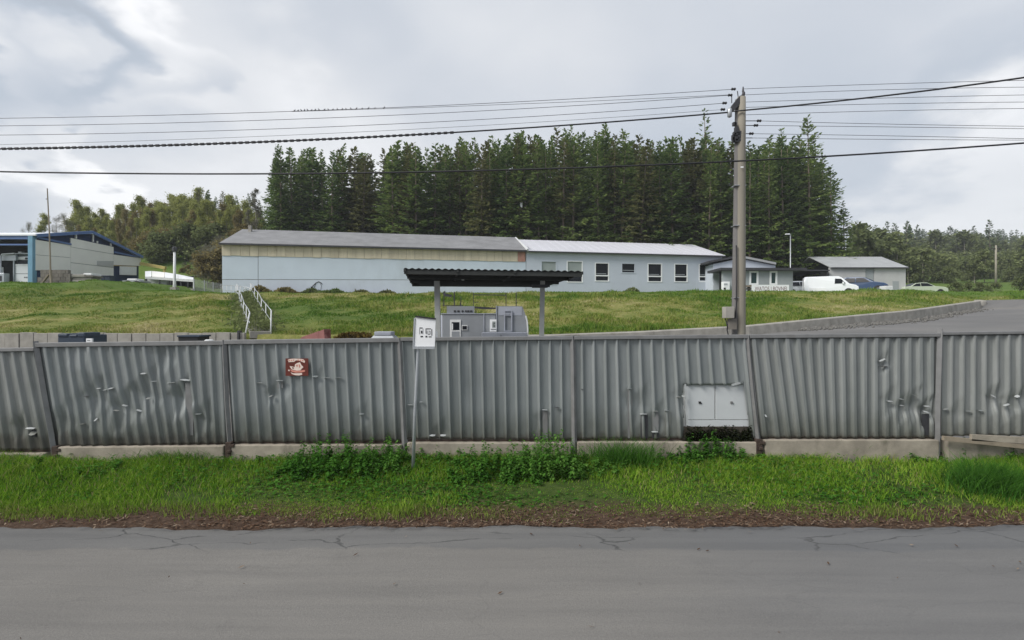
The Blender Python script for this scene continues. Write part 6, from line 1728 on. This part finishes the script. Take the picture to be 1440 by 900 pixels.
# ------------------------------------------------------------------ trees
def leaf_quads(P, dirs, L, Wd, rs, droop=0.0):
    n = len(P); d = dirs / (np.linalg.norm(dirs, axis=1)[:, None] + 1e-9)
    s = np.cross(d, rs.normal(0, 1, (n, 3)) * np.array([.35, .35, 1.0])); s /= (np.linalg.norm(s, axis=1)[:, None] + 1e-9)
    L = L[:, None]; Wd = Wd[:, None]
    return np.stack([P, P + d * L * .45 + s * Wd * .5, P + d * L + np.array([0, 0, -1.0]) * L * droop, P + d * L * .45 - s * Wd * .5], 1).reshape(-1, 3)


def quads_mesh(name, V, mat): return raw_mesh(name, V, np.arange(len(V)).reshape(-1, 4), mat)


def conifer_mesh(h, base, rmax, seed, lev=.42, full=1.0, ragged=.25, leafL=.55, nb=6):
    """returns trunk MB and needle-spray quads; crown starts at base*h"""
    rs = np.random.RandomState(seed); mb = MB()
    bend = rs.normal(0, .12, 2)
    ax = lambda z: np.array([bend[0] * math.sin(z / h * 3), bend[1] * math.sin(z / h * 2.5), z])
    mb.tube([ax(z) for z in np.linspace(-.4, h * .985, 9)], list(np.interp(np.linspace(0, 1, 9), [0, .1, 1], [h * .0115, h * .0095, .02])), 7)
    P = []; D = []; LL = []
    z = base * h
    while z < h * .995:
        t = (z - base * h) / (h * (1 - base)); env = (1 - t) ** .82 * (.35 + .65 * min(1, t * 5 + .25))
        for k in range(nb if t < .9 else 4):
            a = rs.uniform(0, 6.283); ln = max(.18, rmax * env * rs.uniform(1 - ragged * 1.6, 1 + ragged * .6)) * full
            el = np.interp(t, [0, .5, 1], [-.30, -.02, .75]) + rs.normal(0, .12)
            d = np.array([math.cos(a) * math.cos(el), math.sin(a) * math.cos(el), math.sin(el)])
            o = ax(z + rs.uniform(-.2, .2)); e = o + d * ln + np.array([0, 0, ln * .12])
            if ln > .9 and rs.rand() < .5: mb.tube([o, o + d * ln * .55, e], [.022 + .010 * ln / 2, .018, .006], 3, False)
            q = np.arange(.18 + .25 * rs.rand(), ln, .30 if ln > 1 else .2)
            for r in q:
                c = o + d * r + np.array([0, 0, .12 * r * r / max(ln, .1)])
                for sg in (-1, 1):
                    w = rs.uniform(.4, 1.1) * sg; d2 = np.array([d[0] * math.cos(w) - d[1] * math.sin(w), d[0] * math.sin(w) + d[1] * math.cos(w), d[2] - .15 + rs.normal(0, .16)])
                    P.append(c); D.append(d2); LL.append(leafL * rs.uniform(.6, 1.25) * (1 - .35 * r / ln) * (.75 + .35 * (1 - t)))
            P.append(e - d * .1); D.append(d + np.array([0, 0, .1])); LL.append(leafL * .8)
        z += lev * rs.uniform(.75, 1.25) * (.7 if t > .8 else 1)
    for k in range(6): P.append(ax(h * (.955 + .007 * k))); D.append(np.array([rs.normal(0, .35), rs.normal(0, .35), .7])); LL.append(.4)
    if base > .12:       # dead twigs on the bare stem
        for k in range(int(h * 2.5)):
            z = rs.uniform(.08, base + .1) * h; a = rs.uniform(0, 6.283); ln = rs.uniform(.3, 1.5); o = ax(z)
            mb.tube([o, o + np.array([math.cos(a) * ln, math.sin(a) * ln, rs.uniform(-.35, .1) * ln])], [.022, .006], 3, False)
    P = np.array(P); D = np.array(D); LL = np.array(LL)
    return mb, leaf_quads(P, D, LL, LL * .52, rs, .12)


def broad_mesh(h, rmax, seed, leaves, leafL=.34, base=.25, spread=.55, bare=False, slim=1.0):
    rs = np.random.RandomState(seed); mb = MB(); tips = []

    def grow(p, d, ln, r, lvl):
        mid = p + d * ln * .5 + rs.normal(0, .04, 3) * ln; e = p + d * ln + rs.normal(0, .05, 3) * ln
        mb.tube([p, mid, e], [r, r * .8, r * .55], 6 if lvl < 2 else 3, False)
        if lvl >= 2:
            for q in (.3, .65, 1.0): tips.append((p + (e - p) * q, d))
        if lvl < 4:
            for k in range(3 if lvl < 3 else 2):
                nd = d * .8 + rs.normal(0, spread, 3) + np.array([0, 0, .22]); nd /= np.linalg.norm(nd)
                grow(p + (e - p) * rs.uniform(.5, 1.0), nd, ln * rs.uniform(.55, .8), r * .55, lvl + 1)
    p = np.array([0, 0, -.3]); zt = h * base; r0 = h * .011
    top = np.array([rs.normal(0, .2), rs.normal(0, .2), h * .93])
    mb.tube([p, p * 0 + np.array([rs.normal(0, .1), rs.normal(0, .1), h * .45]), top], [r0, r0 * .7, .03], 7, False)
    for z in np.linspace(zt, h * .9, 11):
        a = rs.uniform(0, 6.283); t = (z - zt) / (h * .9 - zt); ln = rmax * (.55 + .45 * math.sin(math.pi * min(1, t * .8 + .2))) * rs.uniform(.45, .75) * (1 - .45 * t)
        d = np.array([math.cos(a), math.sin(a), .5 + .8 * t]); d /= np.linalg.norm(d)
        grow(np.array([top[0] * z / h, top[1] * z / h, z]), d, ln, r0 * .42 * (1 - .6 * t), 1)
    tips = [(q, d) for q, d in tips]
    T = np.array([q for q, d in tips]); n = leaves
    i = rs.randint(0, len(T), n)
    P = T[i] + rs.normal(0, .30 * slim, (n, 3)) * np.array([1, 1, .9])
    D = rs.normal(0, 1, (n, 3)) + np.array([0, 0, -.1])
    LL = leafL * rs.uniform(.5, 1.3, n)
    if bare: return mb, leaf_quads(P, D + np.array([0, 0, 1.2]), LL * 1.9, LL * .12, rs, 0)
    return mb, leaf_quads(P, D, LL, LL * .62, rs, .1)


def proto(kind, mbq, bark, leaf, h):
    mb, V = mbq
    tk = mb.build(kind + '_trunk', M[bark], None, smooth=True, recalc=False); me = quads_mesh(kind + '_crown', V, M[leaf])
    d = (tk.data, me, h); bpy.data.objects.remove(tk); return d


NTREE = 0


def plant(name, pr, x, y, top, label, group, rs, wide=1.0, cat='tree', sink=.2, lean=.02):
    """stand a copy of a prototype so that its tip reaches height `top`"""
    z = h1(x, y) - sink; s = max(.15, (top - z) / pr[2]); o = bpy.data.objects.new(name, None); COL.objects.link(o)
    o.location = (x, y, z); o.scale = (s * wide, s * wide, s); o.rotation_euler = (rs.normal(0, lean), rs.normal(0, lean), rs.uniform(0, 6.283)); tag(o, label, cat, group)
    for nm, me in (('trunk', pr[0]), ('crown', pr[1])):
        c = bpy.data.objects.new(nm, me); COL.objects.link(c); c.parent = o
    return o


FULL = [proto('spruce', conifer_mesh(21, .05, 3.3, 40 + k, .40, 1.0, .28, .62, 7), 'bark', 'spruce', 21) for k in range(4)]
HIGH = [proto('spruce', conifer_mesh(21, (.22, .30, .18, .36, .26)[k], (3.0, 2.6, 3.2, 2.5, 2.9)[k], 50 + k, .36, 1.0, .3, .62, 7), 'bark', ('spruce', 'spruce_brown', 'spruce', 'spruce_brown', 'spruce')[k], 21) for k in range(5)]
STEM = [proto('spruce', conifer_mesh(21, (.42, .5, .36)[k], (2.2, 1.9, 2.4)[k], 150 + k, .42, 1.0, .35, .58, 6), 'bark', ('spruce', 'spruce_brown', 'spruce')[k], 21) for k in range(3)]
OPENT = proto('spruce', conifer_mesh(22, .08, 5.2, 61, .62, 1.0, .45, .62, 6), 'bark', 'spruce', 22)
SPARSE = proto('spruce', conifer_mesh(22, .2, 2.6, 62, .8, 1.0, .5, .55, 5), 'bark', 'spruce', 22)
FARC = [proto('spruce', conifer_mesh(14, .08, 2.6, 70 + k, .75, 1.0, .35, 1.0, 5), 'bark', 'spruce_blue', 14) for k in range(3)]
LARCH = [proto('broadleaf', broad_mesh(16, (3.2, 2.6, 3.6, 2.8)[k], 80 + k, 6500, .42, .06, .45, False, 1.7), 'bark_pale', ('larch', 'larch_brown', 'larch', 'larch_brown')[k], 16) for k in range(4)]
BARE = [proto('broadleaf', broad_mesh(12, 3.4, 90 + k, 2600, .32, .15, .55, True), 'bark_pale', 'grey_twig', 12) for k in range(2)]
BIRCH = proto('broadleaf', broad_mesh(17, 2.6, 95, 2600, .30, .2, .5), 'bark_pale', 'grey_twig', 17)
FARB = [proto('broadleaf', broad_mesh(9, 3.4, 100 + k, 1500, .75, .12, .55), 'bark_pale', 'bush', 9) for k in range(3)]
SHRUB = [proto('shrub', broad_mesh(4, 2.6, 110 + k, 1500, .42, .05, .75), 'bark_pale', 'bush', 4) for k in range(2)]
SCRUB = [proto('shrub', broad_mesh(5, 2.8, 120 + k, 2600, .36, .05, .75, k == 1), 'bark_pale', ('larch_brown', 'grey_twig')[k], 5) for k in range(2)]

rs = np.random.RandomState(77)
PROF = np.array([(368, 240), (380, 222), (395, 210), (430, 214), (475, 206), (520, 214), (560, 203), (600, 200), (650, 198), (700, 194), (750, 186), (795, 181), (845, 182), (900, 190), (950, 195), (1000, 192), (1040, 196), (1060, 203), (1100, 190), (1135, 196), (1160, 225), (1180, 262), (1200, 300)])
top_at = lambda px: float(np.interp(px, PROF[:, 0], PROF[:, 1]))
GRP = 'spruces of the wood behind the warehouse'
cnt = 0
for row, (d, step, lo, hi) in enumerate(((64, 17, 545, 1130), (68.5, 15, 384, 1165), (74, 15, 390, 1170), (81, 16, 385, 1165))):
    px = lo + rs.uniform(0, 8)
    while px < hi:
        dd = d + rs.uniform(-1.8, 1.8); q = px + rs.uniform(-4, 4)
        gap = 518 < q < 542
        if not (gap and row == 1):
            jit = rs.choice([-2, 4, 9, 13, 18], p=[.15, .3, .25, .2, .1]) + (5 if row == 0 else 0)
            edge = q < 470 or q > 1080
            pr = FULL[rs.randint(4)] if edge or rs.rand() < .22 else (STEM[rs.randint(3)] if row == 0 and rs.rand() < .38 else HIGH[rs.randint(5)])
            lab = 'spruce on the left flank of the wood behind the warehouse' if q < 470 else ('spruce on the right flank of the wood, beyond the utility pole' if q > 1050 else ('spruce of the wood above the dark warehouse roof, left of the canopy' if q < 600 else 'spruce of the wood above the dark warehouse roof, over the canopy' if q < 740 else 'spruce of the wood above the left half of the pale workshop roof' if q < 860 else 'spruce of the wood above the right half of the pale workshop roof' if q < 985 else 'spruce of the wood close beside the utility pole'))
            plant('spruce_tree', pr, X(q, dd), dd, Z(top_at(q) + jit, dd), lab, GRP, rs, rs.uniform(.95, 1.55)); cnt += 1
        px += step * rs.uniform(.65, 1.35)
# single trees that stand out of the skyline
for (px, y, d, pr, wide, lab) in ((997, 154, 68, SPARSE, 1.3, 'sparse tall spruce top left of the utility pole, highest of the wood'), (1139, 163, 66, OPENT, 1.1, 'tallest open-branched spruce at the right end of the wood'),
                                  (1104, 180, 66, FULL[1], 1.0, 'dark pointed spruce between utility pole and the tallest right-hand spruce'), (1168, 232, 66, OPENT, 1.15, 'broad spruce with drooping boughs closing the right end of the wood'),
                                  (394, 207, 66, FULL[0], 1.15, 'leftmost full spruce of the wood'), (476, 203, 68, FULL[2], 1.0, 'pointed spruce touching the dashed cable on the left flank'), (845, 176, 68, FULL[3], .8, 'slender spruce tip above the middle of the workshop roof'),
                                  (795, 176, 69, FULL[1], .75, 'narrow spruce tip just left of the slender one above the workshop'), (433, 212, 70, FULL[3], .9, 'spruce between the leftmost full spruce and the cable-touching one'), (1188, 285, 67, FULL[2], 1.3, 'low spruce at the outer right foot of the wood')):
    plant('spruce_tree', pr, X(px, d), d, Z(y, d), lab, GRP, rs, wide)
# birches left of the wood
for (px, y, d, lab) in ((362, 262, 74, 'wispy pale birch just left of the dark spruces'), (350, 292, 76, 'lower pale birch left of the wispy one')):
    plant('birch_tree', BIRCH, X(px, d), d, Z(y, d), lab, 'birches beside the wood', rs)
# mixed wood on the left hill
LP = np.array([(95, 305), (112, 286), (140, 292), (180, 278), (210, 270), (245, 270), (290, 262), (320, 264), (345, 272), (375, 278)])
for row, (d, step) in enumerate(((76, 15), (82, 13), (88, 13), (95, 13), (103, 13))):
    px = 118 - row * 6 + rs.uniform(0, 6)
    while px < 374:
        dd = d + rs.uniform(-2, 2); y = float(np.interp(px, LP[:, 0], LP[:, 1])) + rs.choice([0, 5, 12, 20]) + (30, 20, 10, 3, 0)[row]
        dark = px > 262 and row >= 3 and rs.rand() < .65
        if dark: plant('pine_tree', HIGH[rs.randint(5)], X(px, dd), dd, Z(y, dd), 'dark conifer standing at the back of the left hill wood', 'conifers of the left hill wood', rs, 1.2)
        else:
            pr = LARCH[rs.choice([0, 2, 1, 3], p=[.4, .4, .1, .1])]
            plant('broadleaf_tree', pr, X(px, dd), dd, Z(y, dd), 'yellow-green spring tree in the wood on the left hill', 'spring trees of the left hill wood', rs, rs.uniform(.75, 1.05))
        px += step * rs.uniform(.65, 1.35)
for (px, y, d, pr, lab) in ((40, 312, 84, BARE[0], 'small bare grey tree above the left end of the hall roof'), (62, 300, 86, LARCH[0], 'round budding tree behind the wooden mast'), (78, 304, 84, BARE[1], 'bare twiggy tree just right of the wooden mast'),
                            (92, 300, 88, BARE[0], 'bare twiggy tree at the left edge of the hill wood'), (113, 282, 90, LARCH[2], 'tallest green tree at the left end of the hill wood')):
    plant('broadleaf_tree', pr, X(px, d), d, Z(y, d), lab, 'trees above the hall roof', rs)
# brown scrub mound left of the warehouse
for k in range(30):
    d = rs.uniform(60, 74); px = rs.uniform(255, 350); y = np.interp(px, [255, 285, 310, 350], [368, 345, 332, 326]) + (74 - d) * 1.6 + rs.uniform(0, 8)
    plant('shrub', SCRUB[rs.randint(2)], X(px, d), d, Z(y, d), 'brown leafless shrub on the bank left of the warehouse', 'brown shrubs on the bank', rs, 1.3, 'shrub')
for k in range(26):
    d = rs.uniform(70, 80); px = rs.uniform(205, 360)
    plant('shrub', SCRUB[0] if rs.rand() < .4 else SHRUB[rs.randint(2)], X(px, d), d, h1(X(px, d), d) + rs.uniform(1.5, 4), 'low shrub at the foot of the left hill wood', 'shrubs below the left hill wood', rs, 1.3, 'shrub')
# far hillside on the right
for k in range(270):
    d = rs.uniform(140, 330) if k < 190 else rs.uniform(300, 335); px = rs.uniform(1195, 1500); x = X(px, d); z = h1(x, d)
    con = rs.rand() < (.75 if d > 210 else .4)
    if con: plant('conifer_tree', FARC[rs.randint(3)], x, d, z + rs.uniform(9, 15.5), 'distant conifer on the far right hillside', 'conifers of the far hillside', rs, rs.uniform(.9, 1.3))
    else: plant('broadleaf_tree', FARB[rs.randint(3)], x, d, z + rs.uniform(6, 11), 'distant grey-green tree on the far right hillside', 'leafy trees of the far hillside', rs, rs.uniform(.9, 1.3))
for k in range(85):
    d = rs.uniform(84, 150); px = rs.uniform(1255, 1500); x = X(px, d); z = h1(x, d)
    plant('shrub', SHRUB[rs.randint(2)] if rs.rand() < .6 else FARB[rs.randint(3)], x, d, z + rs.uniform(1.6, 5.5), 'grey-green bush at the foot of the far right hillside', 'bushes below the far hillside', rs, rs.uniform(.9, 1.4), 'bush')
for k, px in enumerate((1210, 1222, 1236, 1250, 1262, 1275)):
    d = 92 + 4 * (k % 3); plant('broadleaf_tree', FARB[k % 3], X(px, d), d, Z((318, 330, 326, 335, 332, 345)[k], d), ('first leafy tree right of the wood, behind the shed ridge', 'second leafy tree right of the wood, behind the shed', 'third leafy tree behind the shed roof', 'fourth leafy tree behind the shed roof', 'fifth leafy tree, behind the right end of the shed', 'leafy tree just clear of the shed on its right')[k], 'trees behind the grey shed', rs, 1.1)
for k, px in enumerate((1345, 1362, 1380, 1398, 1436)):
    d = 62; plant('shrub', SHRUB[k % 2], X(px, d), d, Z((399, 400, 399.5, 400, 392)[k], d), ('dark low bush beyond the sedan, first from the left', 'dark low bush beyond the sedan, second from the left', 'dark low bush beyond the sedan, third from the left', 'dark low bush at the foot of the pale telegraph pole', 'round green bush at the right edge of the picture')[k], 'low bushes beyond the driveway', rs, 1.3, 'bush')
# small nest box on a trunk
nb = thing('nest_box', 'tiny white nest box high on a trunk of the wood', 'nest box', tuple(at(733, 288, 61.5)))
MB().box(X(731.5, 61.5), X(734.5, 61.5), 61.4, 61.65, Z(292, 61.5), Z(285.5, 61.5)).build('box', M['white'], nb); MB().box(X(731, 61.5), X(735, 61.5), 61.3, 61.7, Z(285.5, 61.5) + .01, Z(284.8, 61.5)).build('lid', M['concrete'], nb)
plant('spruce_tree', HIGH[1], X(733, 62), 62.0, Z(192, 62), 'spruce that carries the white nest box', GRP, rs, 1.0)

# ------------------------------------------------------------------ haze
hz = NT('thin_haze')
vol = hz.n.new('ShaderNodeVolumePrincipled'); vol.inputs['Color'].default_value = (0.86, 0.90, 0.95, 1); vol.inputs['Density'].default_value = 0.0005
hz.L.new(vol.outputs[0], hz.out.inputs['Volume'])
o = MB().box(-700, 700, -70, 1500, -1.2, 75).build('haze', hz.mat, None); tag(o, 'thin pale haze over the far hillside', 'haze', kind='stuff')
